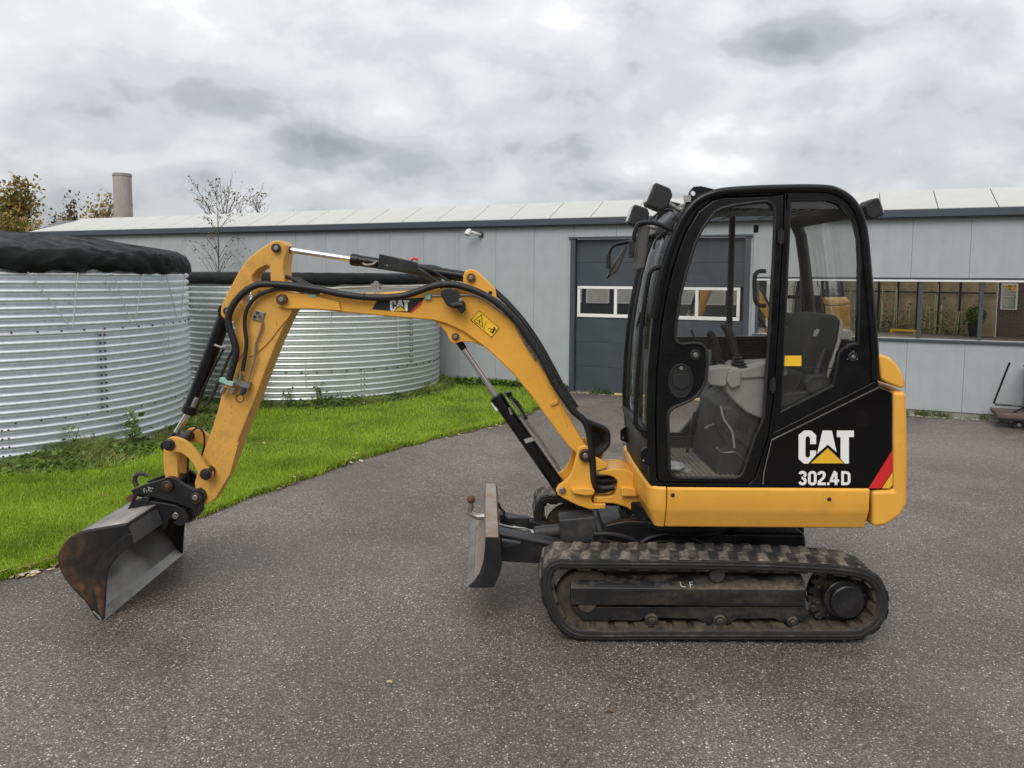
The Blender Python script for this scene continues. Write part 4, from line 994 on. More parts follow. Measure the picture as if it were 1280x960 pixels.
OUT, DO, RW, DG = PX(outer, YA), PX(door_o, YA), PX(rwin, YA), PX(dgl, YA)
cabo = prism("cab_frame", OUT, YA, YA+.05, BLK, EX, holes=[DO, RW], bevel=.012, seg=3)
# rounded roof rail on the outline
rail = [(818, 398), (827, 345), (844, 292.5), (862, 261), (886, 244), (930, 237.5), (1020, 235.5), (1049, 241), (1068, 257), (1078.5, 284), (1085, 345), (1092.5, 432), (1093, 474)]
tube("roof_rail", [onY(a, b, YA) for a, b in rail], .022, BLK, cabo, smooth_path=8, n=14)
def inset(P, d):
    P = [Vector(p) for p in P]; n = len(P); out = []; ar = sum(P[i].x*P[(i+1) % n].y-P[(i+1) % n].x*P[i].y for i in range(n))
    for i in range(n):
        t = (P[(i+1) % n]-P[i-1]).normalized(); nn = Vector((-t.y, t.x))*(1 if ar > 0 else -1); p = P[i]+nn*d; out.append((p.x, p.y))
    return out
dr = prism("cab_door", inset(DO, .005), YA-.004, YA+.03, BLK, EX, holes=[DG], bevel=.007, seg=2)
prism("door_gap_blocker", inset(DO, -.018), YA+.032, YA+.046, RUB, cabo, holes=[inset(DO, .022)], bevel=0)  # backing ring added to block light showing through the door gap
bm = bmesh.new(); a_prism(bm, inset(DG, -.004), YA+.010, YA+.015); link("door_glass", bm, GLASS, dr, smooth=None)
q = [Vector((x, YA-.006, z)) for x, z in DG]; q.append(q[0]); q.append(q[1]); bm = bmesh.new(); a_tube(bm, q, .0085, 8); link("glass_seal", bm, RUB, dr)
bm = bmesh.new(); a_prism(bm, inset(RW, -.004), YA+.020, YA+.025); link("side_glass", bm, GLASSD, cabo, smooth=None)
q = [Vector((x, YA+.004, z)) for x, z in RW]; q.append(q[0]); q.append(q[1]); bm = bmesh.new(); a_tube(bm, q, .005, 6); link("glass_seal", bm, RUB, cabo)
tube("sash_line", [onY(a, b, YA+.02) for a, b in ((976, 459), (1046, 460.5))], .0025, PBLK, cabo, n=6)
bm = bmesh.new(); a_prism(bm, PX([(977.5, 444.5), (1001.5, 444.5), (1001.3, 457.5), (977, 457.5)], YA+.02), YA+.0165, YA+.0195); link("yellow_label", bm, STKY, cabo, smooth=None)
# handle in the door's solid corner
hx = onY(850.5, 476, YA); e = [(hx.x+.058*math.cos(t), hx.z+.083*math.sin(t)) for t in np.linspace(0, 2*math.pi, 33)[:-1]]
hd = prism("door_handle", [(hx.x+.066*math.cos(t), hx.z+.092*math.sin(t)) for t in np.linspace(0, 2*math.pi, 33)[:-1]], YA-.010, YA-.003, PLAS, dr, holes=[e], bevel=.003)
prism("handle_recess", e, YA-.0055, YA-.0035, PBLK, dr, bevel=0)
prism("handle_paddle", PX(CR2([(841, 470), (851, 467), (861, 470), (860, 482), (851, 486), (842, 482)], 4), YA), YA-.014, YA-.0055, PLAS, dr, bevel=.003)
bm = bmesh.new(); ypin(bm, 869, 443.5, YA, YA-.010, YA, .028, 22, .004); lk = link("lock", bm, PLAS, dr); bm = bmesh.new(); ypin(bm, 869, 443.5, YA, YA-.016, YA-.008, .013, 14, .002); ypin(bm, 851, 460, YA, YA-.014, YA-.006, .009, 12, .001); link("lock_barrel", bm, STEEL, dr)
bm = bmesh.new(); ypin(bm, 1066, 446, YA, YA-.006, YA+.01, .026, 22, .004); lt = link("window_latch", bm, PLAS, cabo)
bm = bmesh.new(); ypin(bm, 1066, 446, YA, YA-.010, YA, .010, 10, .002)
for dx, dy in ((0, -7), (5, 3), (-7, 3)): ypin(bm, 1066+dx, 446+dy, YA, YA-.008, YA, .0035, 8, .001)
link("latch_screws", bm, STEEL, cabo, kind='stuff')
tube("door_pull", [onY(a, b, YA+.055) for a, b in ((957, 339), (948, 339.5), (943.5, 346), (943.5, 368), (944.5, 377), (950, 382), (957, 382))], .011, PLAS, dr, smooth_path=4)
for px, py in ((974.5, 296), (964.5, 481)):
    bm = bmesh.new(); p = onY(px, py, YA); a_box(bm, (p.x, YA-.010, p.z), (.030, .02, .06)); a_cyl(bm, (p.x, YA-.02, p.z-.04), (p.x, YA-.02, p.z+.04), .008, 10, .002); link("door_hinge", bm, PLAS, dr, bevel=.004)
# far side of the cab: pillars round two openings
far_up = PX([(822, 345), (833, 312), (848, 285), (868, 270), (900, 268), (990, 268), (1006, 272), (1002, 340), (1003, 420), (818, 421)], YB)
far_lo = PX([(805, 437), (890, 437), (888, 480), (868, 520), (850, 541), (803, 541)], YB)
cf = prism("far_cab_side", [(x, z) for x, z in OUT[:29]]+[OUT[-2], OUT[-1]], YB, YB+.04, BLK, EX, holes=[far_up, far_lo], bevel=.01)
bm = bmesh.new(); a_prism(bm, inset(far_up, -.004), YB+.015, YB+.019); a_prism(bm, inset(far_lo, -.004), YB+.015, YB+.019); link("far_glass", bm, GLASS, cf, smooth=None)
tube("sash_bar", [onY(a, b, YB) for a, b in ((915.5, 268), (914, 330), (911, 422))], .020, BLKM, cf)
bm = bmesh.new(); p = onY(945, 286, 4.7); a_box(bm, p, (.03, .02, .05)); link("sash_latch", bm, PLAS, cf, bevel=.008)
# rear right pillar and rear glass
def quadstrip(bm, prof, y0, y1, th=None):
    a = [bm.verts.new((x, y0, z)) for x, z in prof]; b = [bm.verts.new((x, y1, z)) for x, z in prof]
    for i in range(len(prof)-1): bm.faces.new((a[i], a[i+1], b[i+1], b[i]))
def sheet(name, prof, y0, y1, m, par, th=.03, **k):
    bm = bmesh.new(); quadstrip(bm, prof, y0, y1); o = link(name, bm, m, par, smooth=40, recalc=True, **k); s_ = o.modifiers.new("solid", 'SOLIDIFY'); s_.thickness = th; s_.offset = 0; return o
rr_ = PX([(1066, 262), (1075, 284), (1080, 320), (1085, 370), (1090, 432), (1092, 474)], YA)
sheet("rear_glass", rr_, YA+.05, YB, GLASSD, cabo, th=.005)
tube("rear_pillar", [(x, YB-.01, z) for x, z in PX([(1060, 250), (1074, 284), (1080, 330), (1085, 380), (1092, 474)], YA)], .035, BLKM, cf, n=12)
sheet("rear_panel", PX([(1088, 430), (1092, 474), (1094, 500)], YA), YA+.04, YB, BLK, cabo, th=.03)
# roof
roofp = PX([(852, 275), (866, 258), (886, 245), (910, 239), (960, 236.5), (1022, 235), (1046, 240), (1064, 253), (1073, 270)], YA)
sheet("roof", roofp, YA+.02, YB+.02, BLKM, EX, th=.035)
hl = PX([(872, 268), (900, 258), (960, 254), (1030, 253), (1056, 262)], YA)
sheet("headliner", hl, YA+.06, YB-.02, DGREY, cabo, th=.012)
bm = bmesh.new()
for px in (884, 900, 916, 932, 950, 1004, 1020, 1036):
    p = onY(px, 260, YA); box("headliner_rib", (p.x, (YA+YB)/2, p.z), (.006, YB-YA-.16, .006), GREYP, cabo, bevel=0)
# front: windscreen, lower panel, pillars
fprof = PX([(863, 262), (850, 282), (838, 314), (829, 348), (821, 390), (815.5, 430), (812, 470), (810, 517), (811, 545)], YA)
sheet("windscreen", [(x+.012, z) for x, z in fprof], YA+.05, YB-.0, GLASS, EX, th=.005)
tube("far_pillar", [(x+.004, YB+.01, z) for x, z in fprof], .024, BLK, cf, n=12)
tube("screen_edge", [(x+.006, YB-.07, z) for x, z in fprof], .012, RUB, cf, n=8)
tube("screen_edge", [(x+.006, YA+.075, z) for x, z in fprof], .012, RUB, cf, n=8)
sheet("lower_front_panel", [(x+.004, z) for x, z in PX([(810.5, 545), (812, 580), (814, 606)], YA)], YA+.02, YB+.02, DGREY, EX, th=.02)
hdr = PX([(866, 256), (852, 272), (844, 286)], YA); sheet("front_header", hdr, YA+.02, YB+.02, BLKM, cabo, th=.03)
sheet("front_sill", PX([(809, 538), (810.5, 549)], YA), YA+.02, YB+.02, BLKM, cabo, th=.03)
for pts in ([(775, 538), (781, 533), (787, 532), (787.5, 553), (782, 553), (775.5, 550)],):
    prism("step_bracket", PX(pts, YB-.05), YB-.06, YB-.045, BLK, EX, bevel=.003)
prism("step_bracket", PX([(801, 565), (806, 560), (813, 558), (813, 582), (807, 582), (801.5, 577)], YA), YA+.005, YA+.018, BLK, EX, bevel=.003)
bm = bmesh.new(); ypin(bm, 804.5, 576, YA, YA+.001, YA+.02, .006, 10, .001); ypin(bm, 778.5, 547, YB-.05, YB-.064, YB-.04, .006, 10, .001); link("bracket_bolts", bm, STEEL, EX, kind='stuff')
tube("grab_rail", [onY(a, b, 3.97) for a, b in ((838, 335), (822, 334.5), (814, 339), (810, 352), (803, 400), (797.5, 460), (794.5, 515), (795, 529), (800, 536.5), (815, 538))], .012, BLK, EX, smooth_path=6)
# lifting eye and lamps on the roof front
for y_, dx in ((YA+.01, 0), (YB-.03, 0)):
    eye = PX([(851, 273), (858, 251), (862, 239), (867, 233.5), (876, 232.5), (893, 236.5), (880, 244), (866, 256), (858, 268)], YA)
    c0 = onY(866.5, 241.5, YA); hole = [(c0.x+.013*math.cos(t), c0.z+.013*math.sin(t)) for t in np.linspace(0, 2*math.pi, 15)[:-1]]
    prism("lifting_eye", eye, y_-.012, y_+.004, BLK, EX, holes=[hole], bevel=.002)
bm = bmesh.new(); a_prism(bm, PX([(854, 244.5), (863, 244), (863.5, 252), (854.5, 253)], YA), YA-.006, YA-.003); link("paper_tag", bm, GREYP, EX, smooth=None)
LENS = mat("lamp_lens", (.55, .56, .56), .15, .6, var=.1)
def work_lamp(px, py, Y, ang, s, par=EX):
    p = onY(px, py, Y); rot = Matrix.Rotation(R(ang), 3, 'Y')
    def tr(v): return p+rot @ Vector(v)
    bm = bmesh.new(); a = [(-.055, .055), (-.045, .062), (.03, .062), (.055, .035), (.055, -.035), (.03, -.062), (-.045, -.062), (-.055, -.055)]
    lo = [bm.verts.new(tr((x*s, -.055*s, z*s))) for x, z in a]; hi = [bm.verts.new(tr((x*s, .055*s, z*s))) for x, z in a]
    bm.faces.new(lo); bm.faces.new(hi[::-1])
    for i in range(8): bm.faces.new((lo[i], hi[i], hi[(i+1) % 8], lo[(i+1) % 8]))
    L_ = link("work_lamp", bm, PLAS, par, bevel=.010, seg=3)
    bm = bmesh.new(); a_box(bm, tr((-.057*s, 0, 0)), (.006*s, .09*s, .095*s), rot); link("lens", bm, LENS, L_, bevel=.002)
    return L_
work_lamp(823, 248, 4.08, 22, 1.02); work_lamp(797.5, 271.5, 4.62, 18, .98)
rl = work_lamp(1088, 262, 4.1, 180-20, .80)
tube("lamp_bracket", [onY(a, b, 4.08) for a, b in ((835, 254), (842, 258), (848, 262), (856, 262))], .012, STEEL, EX, smooth_path=3)
tube("lamp_bracket", [onY(a, b, 4.62) for a, b in ((805, 279), (812, 283), (825, 286), (840, 284))], .012, STEEL, EX, smooth_path=3)
tube("lamp_bracket", [onY(a, b, 4.1) for a, b in ((1076, 268), (1084, 266))], .012, PLAS, EX)
tube("lamp_wire", [onY(a, b, 4.3) for a, b in ((806, 280), (816, 272), (826, 264), (838, 262), (846, 270))], .006, HOSE, EX, smooth_path=5)
tube("lamp_wire", [onY(a, b, 4.1) for a, b in ((842, 287), (830, 290), (820, 300), (817, 312))], .006, HOSE, EX, smooth_path=5)
# mirrors
MIRG = mat('mirror_plastic', (.075, .073, .07), .6, var=.1)
def mirror(pts, Y, th, arm, rad, hinge):
    bm = bmesh.new(); a_prism(bm, PX(pts, Y), Y, Y+th); m_ = link("mirror", bm, MIRG, EX, bevel=.010, seg=3)
    ins = inset(PX(pts, Y), .012); bm = bmesh.new(); a_prism(bm, ins, Y-.004, Y+.004); link("mirror_back", bm, MIRG, m_, bevel=.003)
    bm = bmesh.new(); a_prism(bm, ins, Y+th-.002, Y+th+.002); link("mirror_glass", bm, CHROME, m_, smooth=None)
    tube("mirror_arm", [onY(a, b, Y-.01) for a, b in arm], rad, BLK, m_, smooth_path=6)
    bm = bmesh.new(); p = onY(*hinge, Y-.012); a_box(bm, p, (.03, .03, .05)); a_cyl(bm, p-Vector((0, 0, .05)), p+Vector((0, 0, .04)), .014, 12, .004); link("mirror_clamp", bm, PLAS, m_, bevel=.004)
    return m_
mirror([(798.5, 284), (813.5, 282.5), (806, 335), (803, 337.5), (791, 338)], 3.98, .03, [(841, 288), (834, 285), (820, 279.5), (805, 278.5), (797, 282), (793.5, 291), (791.5, 303)], .012, (789.5, 310))
mirror([(781, 307), (785, 309), (773, 338), (760, 348.5), (757.5, 347), (762, 336)], 4.95, .03, [(800, 298), (788, 302), (772, 305.5), (765, 309), (761.5, 318), (760.5, 330)], .011, (760.5, 326))
tube("mirror_bracket", [onY(a, b, 3.975) for a, b in ((836, 292), (846, 290), (848, 280), (846, 272))], .014, PLAS, EX)
# ---- inside the cab
fl = onY(840, 597, YA+.05).z
box("floor_mat", (onY(890, 597, YA).x, (YA+YB)/2+.02, fl-.012), (.58, YB-YA-.08, .02), mat("floor_mat", (.20, .175, .14), .85, dirt=(.36, .32, .26), amt=.3, dscale=5, bump=.4, bscale=40), EX)
bm = bmesh.new()
for k in range(14): box("mat_rib", (onY(838+k*6.6, 597, YA).x, (YA+YB)/2+.02, fl), (.012, YB-YA-.12, .008), bpy.data.materials["floor_mat"], EX, bevel=.002)
prism("seat_pedestal", PX([(896, 596), (906, 545), (908, 512), (930, 500), (1040, 485), (1040, 600)], YA+.1), YA+.12, YB-.12, DGREY, EX, bevel=.012)
prism("seat_base_cover", PX([(904, 478), (914, 472), (960, 468), (964, 526), (950, 523), (934, 516), (919, 503), (908, 490)], YA+.08), YA+.075, YA+.15, GREYP, EX, bevel=.014, seg=3)
prism("console", PX([(880, 470), (884, 462), (905, 458), (934, 460), (958, 454), (985, 452), (985, 470), (960, 472), (915, 475), (906, 484), (886, 482)], YA+.06), YA+.06, YA+.17, GREYP, EX, bevel=.012, seg=3)
prism("console_block", PX([(908, 476), (910, 464), (918, 461), (926, 463), (926, 482), (914, 486)], YA+.05), YA+.045, YA+.10, GREYP, EX, bevel=.008)
prism("far_console", PX([(890, 466), (915, 452), (960, 450), (1000, 448), (1000, 470), (890, 476)], 4.55), 4.5, 4.64, GREYP, EX, bevel=.012)
seat = prism("seat", PX(CR2([(958, 466), (985, 462), (1030, 470), (1036, 484), (1020, 494), (968, 490)], 4), 4.25), 4.16, 4.56, FABR, EX, bevel=.03, seg=4)
bk = CR2([(1018, 470), (1006, 448), (1012, 420), (1018, 398), (1028, 391), (1042, 391.5), (1047, 398), (1044, 420), (1037, 446), (1032, 470)], 4)
back = prism("backrest", PX([(1014, 476), (1000, 466), (1003, 440), (1010, 416), (1018, 399), (1026, 393), (1043, 393), (1050, 400), (1046, 425), (1036, 452), (1032, 476)], 4.18), 4.16, 4.54, FABR, seat, bevel=.035, seg=4)
prism("back_shell", PX([(1050, 398), (1054, 404), (1050, 430), (1041, 458), (1034, 478), (1027, 478), (1038, 452), (1046, 425)], 4.18), 4.17, 4.53, mat("seat_shell", (.40, .385, .34), .6, dirt=(.28, .25, .2), amt=.2), seat, bevel=.012)
prism("seat_support", PX([(1050, 414), (1056, 412), (1069, 413.5), (1069, 428), (1060, 431), (1046, 433)], 4.25), 4.28, 4.44, bpy.data.materials["seat_shell"], seat, bevel=.012)
bm = bmesh.new(); a_prism(bm, PX([(1017.5, 413.5), (1021, 411), (1024.5, 411.5), (1020.5, 420), (1016, 420.5)], 4.158), 4.1525, 4.156); link("seat_tag", bm, GREYP, back, smooth=None)
prism("armrest", PX([(1002, 478), (1010, 468), (1028, 466), (1033, 472), (1036, 482), (1025, 490), (1008, 491)], 4.1), 4.06, 4.12, DGREY, EX, bevel=.014, seg=3)
tube("seat_belt", [onY(a, b, 4.13) for a, b in ((1032, 436), (1026, 450), (1022, 462), (1020, 474))], .016, DGREY, seat, smooth_path=4)
tube("belt_buckle", [onY(a, b, 4.12) for a, b in ((994, 486), (999, 478), (1003, 468))], .008, PLAS, seat)
def joystick(px, py, Y, lean):
    b0 = onY(px, py, Y); bm = bmesh.new()
    for k in range(5): a_cyl(bm, b0+Vector((-.004*k, 0, .016*k)), b0+Vector((-.004*k, 0, .016*k+.013)), .045-.006*k, 18, .004)
    j = link("joystick", bm, RUB, EX); t = b0+Vector((-.02, 0, .07))
    tube("grip", [t, t+Vector((-lean*.35, 0, .06)), t+Vector((-lean*.8, 0, .12)), t+Vector((-lean*1.2, 0, .155)), t+Vector((-lean*1.6, 0, .17))], [.016, .021, .023, .024, .018], PLAS, j, n=12, smooth_path=0)
    return j
joystick(903, 466, 4.42, .045); joystick(924, 460, 4.06, .05)
tube("switch_stalk", [onY(a, b, 4.42) for a, b in ((869, 424), (866, 417), (864, 412))], .006, PLAS, EX)
for a, b, dz in ((862, 608, 0),): pass
for dx in (0, 26):
    p = onY(858+dx, 575, 4.6); tube("travel_lever", [p, p+Vector((.01, 0, .10)), p+Vector((.03, 0, .22)), p+Vector((.045, 0, .30))], .010, PLAS, EX, smooth_path=3); box("pedal", p+Vector((-.03, -.02, -.01)), (.10, .07, .015), DGREY, EX, rot=Matrix.Rotation(.3, 3, 'Y'))
tube("hydraulic_lever", [onY(a, b, 4.25) for a, b in ((881, 536), (892, 531), (906, 532), (922, 538))], .008, STEEL, EX, smooth_path=4)
prism("blade_lever_box", PX([(906, 533), (918, 517), (936, 522), (942, 534), (930, 540)], 4.15), 4.12, 4.2, DGREY, EX, bevel=.008)
prism("kick_panel", PX([(800, 545), (886, 546), (893, 572), (893, 597), (806, 597)], YB-.03), YB-.03, YB-.012, BLKM, EX, bevel=.004)
for k, pts in enumerate(([(897, 507), (893, 522), (899, 540), (908, 556)], [(901, 508), (905, 524), (915, 540), (918, 560)], [(908, 540), (918, 548), (930, 556), (938, 572)], [(896, 560), (905, 566), (920, 566), (934, 580)])):
    tube("cab_cable", [onY(a, b, YA+.105+.004*k) for a, b in pts], .006, (RUB, GREYP, RUB, STEEL)[k], EX, smooth_path=5)
for k in range(5): box("vent_slat", onY(921+k*3.2, 529+k*1.2, YA+.112), (.008, .01, .055), RUB, EX, rot=Matrix.Rotation(.3, 3, 'Y'), bevel=.002)
bag = bmesh.new()
for k in range(3): 
    p = onY(842+5*k, 583+3*k, 4.12+.03*k); bmesh.ops.create_icosphere(bag, subdivisions=3, radius=.045, matrix=Matrix.Translation(p) @ Matrix.Diagonal((1.5, 1., .55, 1)))
for v in bag.verts: v.co += Vector((mnoise.noise(v.co*22), mnoise.noise(v.co*22+Vector((9, 0, 0))), mnoise.noise(v.co*22+Vector((0, 9, 0)))))*.018
o = link("plastic_bag", bag, mat("bag_film", (.55, .55, .54), .35, dirt=(.08, .08, .09), amt=.35, dscale=12, var=.15), smooth=60); setp(o, "crumpled grey and white plastic bag on the cab floor inside the door", "bag")

# ---- swing bracket and king post
mb = PX([(748, 589), (758, 587), (768, 586), (780, 586.5), (788, 589.5), (797, 596), (806, 612), (808, 640), (790, 639), (782, 634), (768, 630), (742, 628.5), (742, 620.5), (757, 621), (766, 619), (771.5, 610), (772, 602), (767, 596.5), (760, 594.5), (748, 594)], 4.43)
mount = prism("swing_mount", mb, 4.43, 4.69, YEL, EX, bevel=.010, seg=3)
prism("mount_lug", PX([(776, 610), (780, 608.5), (796, 611), (796, 620), (777, 620)], 4.40), 4.39, 4.44, YEL, mount, bevel=.006)
prism("mount_core", PX([(742, 596), (774, 596), (772, 620), (742, 619)], 4.56), 4.58, 4.66, BLKM, mount, bevel=.004)
sbp = [(722, 561), (726, 558), (731.5, 557), (737, 559), (740.5, 564), (742, 572), (746.5, 572), (753, 576), (760.5, 579.5), (759.5, 585), (749, 588.5), (744, 590), (742.5, 598), (741.5, 610), (741, 620), (739, 624), (741, 629.5), (757.5, 630), (757, 636.5), (737, 637), (722, 632), (704, 623), (697, 618.5), (694.8, 612.5), (698.5, 606.5), (709.5, 599), (715, 590), (718.5, 577)]
SB = PX(sbp, 4.42)
sbk = prism("swing_bracket", SB, 4.42, 4.45, YEL, EX, bevel=.008, seg=3)
prism("far_cheek", SB, 4.66, 4.69, YEL, sbk, bevel=.008)
prism("bracket_web", PX([(722, 600), (741, 598), (740, 632), (712, 624), (704, 614)], 4.45), 4.45, 4.66, YEL, sbk, bevel=.004)
prism("bracket_lug", PX([(713.5, 611.5), (728, 610), (741, 610), (744, 614), (741, 619), (731, 619.5), (717, 617)], 4.39), 4.385, 4.425, YEL, sbk, bevel=.006)
bm = bmesh.new(); ypin(bm, 731.5, 569, 4.41, 4.385, 4.72, .036, 24, .005); pn = link("boom_pin", bm, PIN, sbk)
pins('pin_head', [(731.5, 569, 4.40, 4.378, 4.39, .016, 12, .003), (703, 613.5, 4.41, 4.405, 4.70, .020, 16, .003)], STEEL, sbk)
# ---- boom
top_px = [(347, 367), (352, 364), (360, 365), (383, 367), (429, 367), (466, 366), (500, 364), (530, 361), (558, 358.5), (580, 360), (600, 364.5), (622, 376), (640, 395), (663, 434), (680, 464), (696, 493), (714, 526), (730, 554), (738, 562), (739.5, 569), (735, 575), (728, 575), (722, 568)]
bot_px = [(709.5, 557), (687, 527), (664, 495), (641, 467), (616, 443), (603, 432), (580, 415), (557, 404.5), (541, 400.5), (502, 397), (460, 393.5), (425, 390), (383, 386), (360, 386), (349, 383.5), (343.5, 376), (344, 370)]
BO = PX(top_px+bot_px, 4.46)
boom = prism("boom", BO, 4.46, 4.65, YEL, EX, bevel=.010, seg=3)
for y_ in (4.442, 4.652): prism("boom_fork", PX([(346, 367), (352, 363.5), (362, 365), (384, 367.5), (424, 378), (426, 388.5), (384, 385.5), (360, 386), (348, 383.5), (343, 375)], 4.445), y_, y_+.016, YEL, boom, bevel=.004)
prism("wear_strip", PX([(385, 371), (390, 375.5), (418, 380), (424, 386), (424, 389.5), (386, 386)], 4.458), 4.456, 4.462, YELW, boom, bevel=.002)
ear = PX([(579, 362), (579, 345), (581.5, 339), (588, 336), (595, 338.5), (606, 348.5), (619, 361), (621.5, 374), (600, 370)], 4.48)
for y_ in (4.475, 4.605): prism("cylinder_ear", ear, y_, y_+.03, YEL, boom, bevel=.006)
lear = PX([(541, 400), (551, 408), (558, 416), (562, 425.5), (566, 429), (572, 428.5), (577, 427), (590, 427.5), (606, 434), (600, 428), (580, 412), (557, 401)], 4.49)
for y_ in (4.485, 4.595): prism("lift_ear", lear, y_, y_+.03, YEL, boom, bevel=.005)
pins('pivot_pin', [(589, 347, 4.48, 4.455, 4.65, .026, 20, .004), (569.5, 420.5, 4.49, 4.468, 4.64, .022, 20, .004), (353, 374, 4.44, 4.41, 4.70, .032, 24, .005)], RUST, boom)
pins('pin_head', [(589, 347, 4.47, 4.448, 4.46, .012, 10, .002), (569.5, 420.5, 4.48, 4.460, 4.47, .012, 12, .002), (353, 374, 4.43, 4.400, 4.42, .017, 6, .003)], STEEL, boom)
pins('ear_hole_shade', [(613, 366, 4.48, 4.4725, 4.48, .012, 14, .001)], PBLK, boom)  # black disc painted for the shade inside a hole in the ear
prism("hose_stop", PX([(687, 503.5), (697, 499.5), (698.5, 503.5), (689, 508)], 4.455), 4.448, 4.462, YELW, boom, bevel=.003)
tube("weld_bead", [onY(a, b, 4.459) for a, b in ((709, 533), (704, 518), (700, 508))], .004, YEL, boom, n=6)
# decal on the boom
TG = lambda x, y: (420+x/4.365, 290+y/4.365)
bm = bmesh.new(); flat(bm, PX([TG(225, 372), TG(482, 358), TG(462, 395), TG(412, 440), TG(197, 421)], 4.46), 4.459); dc = link("logo_decal", bm, PBLK, boom, smooth=None)
bm = bmesh.new(); flat(bm, PX([TG(470, 375), TG(464, 396), TG(412, 440), TG(402, 438)], 4.46), 4.4575); link("red_stripe", bm, RED, dc, smooth=None)
cat_logo(lambda x, y: TG(295+(x-762)*.476, 371+(y-250)*.462), "maker_lettering", 4.46, 4.4575, dc, .0008)
bm = bmesh.new(); flat(bm, PX([TG(780, 427), TG(893, 523), TG(850, 578), TG(735, 482)], 4.46), 4.459); ws = link("warning_sticker", bm, PBLK, boom, smooth=None)
bm = bmesh.new(); flat(bm, PX([TG(780.5, 431.5), TG(888, 523), TG(849, 573), TG(740, 481.5)], 4.46), 4.4578, .0005); link("sticker_face", bm, STKY, ws, smooth=None)
bm = bmesh.new(); y_ = 4.4570
def wst_(pts, w=.0035):
    global y_
    y_ -= .00012; ribbon(bm, [TG(*p) for p in pts], w, 4.457, y_)
wst_([(795, 452), (800, 520), (752, 484), (795, 452), (800, 520)], .0045); wst_([(784, 478), (782, 500)], .006); wst_([(772, 482), (794, 492)], .003)
wst_([(818, 487), (808, 536)], .0022); wst_([(832, 524), (852, 532)], .005); wst_([(866, 520), (853, 552)], .011); wst_([(856, 530), (876, 538)], .005); wst_([(840, 541), (862, 548)], .005)
link("sticker_print", bm, PBLK, ws, smooth=None, recalc=False, kind='stuff')
# work lamp on the boom
bl = PX([TG(572, 340), TG(580, 315), TG(618, 303), TG(660, 318), TG(690, 372), TG(705, 392), TG(706, 425), TG(690, 448), TG(676, 440), TG(668, 418), TG(618, 408), TG(600, 388)], 4.40)
lampb = prism("boom_lamp", bl, 4.37, 4.44, PLAS, boom, bevel=.012, seg=3)
tube("lamp_bracket", [onY(*TG(a, b), 4.365) for a, b in ((632, 400), (660, 392), (690, 398))], .013, DGREY, lampb)
bm = bmesh.new(); ypin(bm, *TG(680, 372), 4.365, 4.358, 4.38, .012, 12, .003); link("lamp_bolt", bm, STEEL, lampb)
# lift cylinder (boom to swing bracket)
def cylinder(name, a, b, c, rr0, rr1, Y, yrod=None, m0=CHROME, m1=BLK):
    A, B, Cc = onY(*a, Y), onY(*b, Y), onY(*c, Y)
    o = cyl(name, B, Cc, rr1, m1, EX, n=28, ch=.006)
    bm = bmesh.new(); a_cyl(bm, B, B+(Cc-B).normalized()*.05, rr1*1.10, 28, .004); link("gland", bm, m1, o)
    cyl("rod", A, B+(Cc-B).normalized()*.02, rr0, m0, o, n=24)
    d = (A-B).normalized(); bm = bmesh.new(); a_cyl(bm, A-d*.09, A+d*.01, rr0*1.25, 20, .004); a_cyl(bm, (A.x, Y-.045, A.z), (A.x, Y+.045, A.z), rr1*.85, 20, .004); a_cyl(bm, (Cc.x, Y-.045, Cc.z), (Cc.x, Y+.045, Cc.z), rr1*1.0, 20, .004); link("rod_eye", bm, m1, o)
    return o
lc = cylinder("lift_cylinder", (569.5, 421), (620, 495), (702, 612.5), .0165, .040, 4.555)
prism("hose_port", PX([(630, 491), (639, 489), (640, 494), (660, 524), (657, 527), (648, 514)], 4.50), 4.49, 4.54, BLK, lc, bevel=.005)
tube("steel_line", [onY(a, b, 4.49) for a, b in ((637, 498), (648, 512), (660, 530), (674, 548), (686, 566), (697, 583), (699, 588))], .008, STEEL, lc, smooth_path=4)
tube("steel_line", [onY(a, b, 4.488) for a, b in ((637, 496), (646, 502), (654, 516), (656, 524))], .008, PLAS, lc, smooth_path=4)
bm = bmesh.new(); a_prism(bm, PX([(655, 549), (665, 546.5), (668, 550.5), (657, 554)], 4.515), 4.506, 4.52); link("barrel_label", bm, GREYP, lc, smooth=None)
bm = bmesh.new(); a_prism(bm, PX([(614, 504), (617, 503), (623, 512), (620, 513.5)], 4.55), 4.54, 4.56); link("tag", bm, WHITE, lc, smooth=None)
bm = bmesh.new(); a_prism(bm, PX([(635, 510), (637.5, 509), (641, 517.5), (638, 518.5)], 4.512), 4.505, 4.518); link("port_plug", bm, STEEL, lc, smooth=None)
# arm cylinder above the boom
ac = cylinder("arm_cylinder", (345.5, 310), (438.5, 324), (588, 347), .0165, .033, 4.555)
prism("cylinder_cover", PX([(474, 317), (521, 327.5), (524, 334), (521, 341.5), (472.5, 336.5)], 4.50), 4.495, 4.60, BLKM, ac, bevel=.006)
bm = bmesh.new(); ypin(bm, 484, 332, 4.495, 4.488, 4.5, .006, 8, .001); link("cover_bolt", bm, STEEL, ac)
tube("red_cap", [onY(a, b, 4.55) for a, b in ((513, 325), (518, 322.5), (523, 325))], .008, RED, ac, n=8)
tube("steel_line", [onY(a, b, 4.51) for a, b in ((453, 329), (458, 331), (466, 330), (472, 326))], .006, STEEL, ac, smooth_path=4)
for k, pts in enumerate(([(522, 336), (532, 342), (545, 351), (556, 355)], [(522, 339), (530, 347), (542, 353), (552, 356.5)], [(523, 333), (540, 338), (556, 348), (566, 354)], [(524, 332), (545, 334), (562, 342), (570, 351)])):
    tube("cylinder_hose", [onY(a, b, 4.47+.03*k) for a, b in pts], .010, HOSE, ac, smooth_path=6)
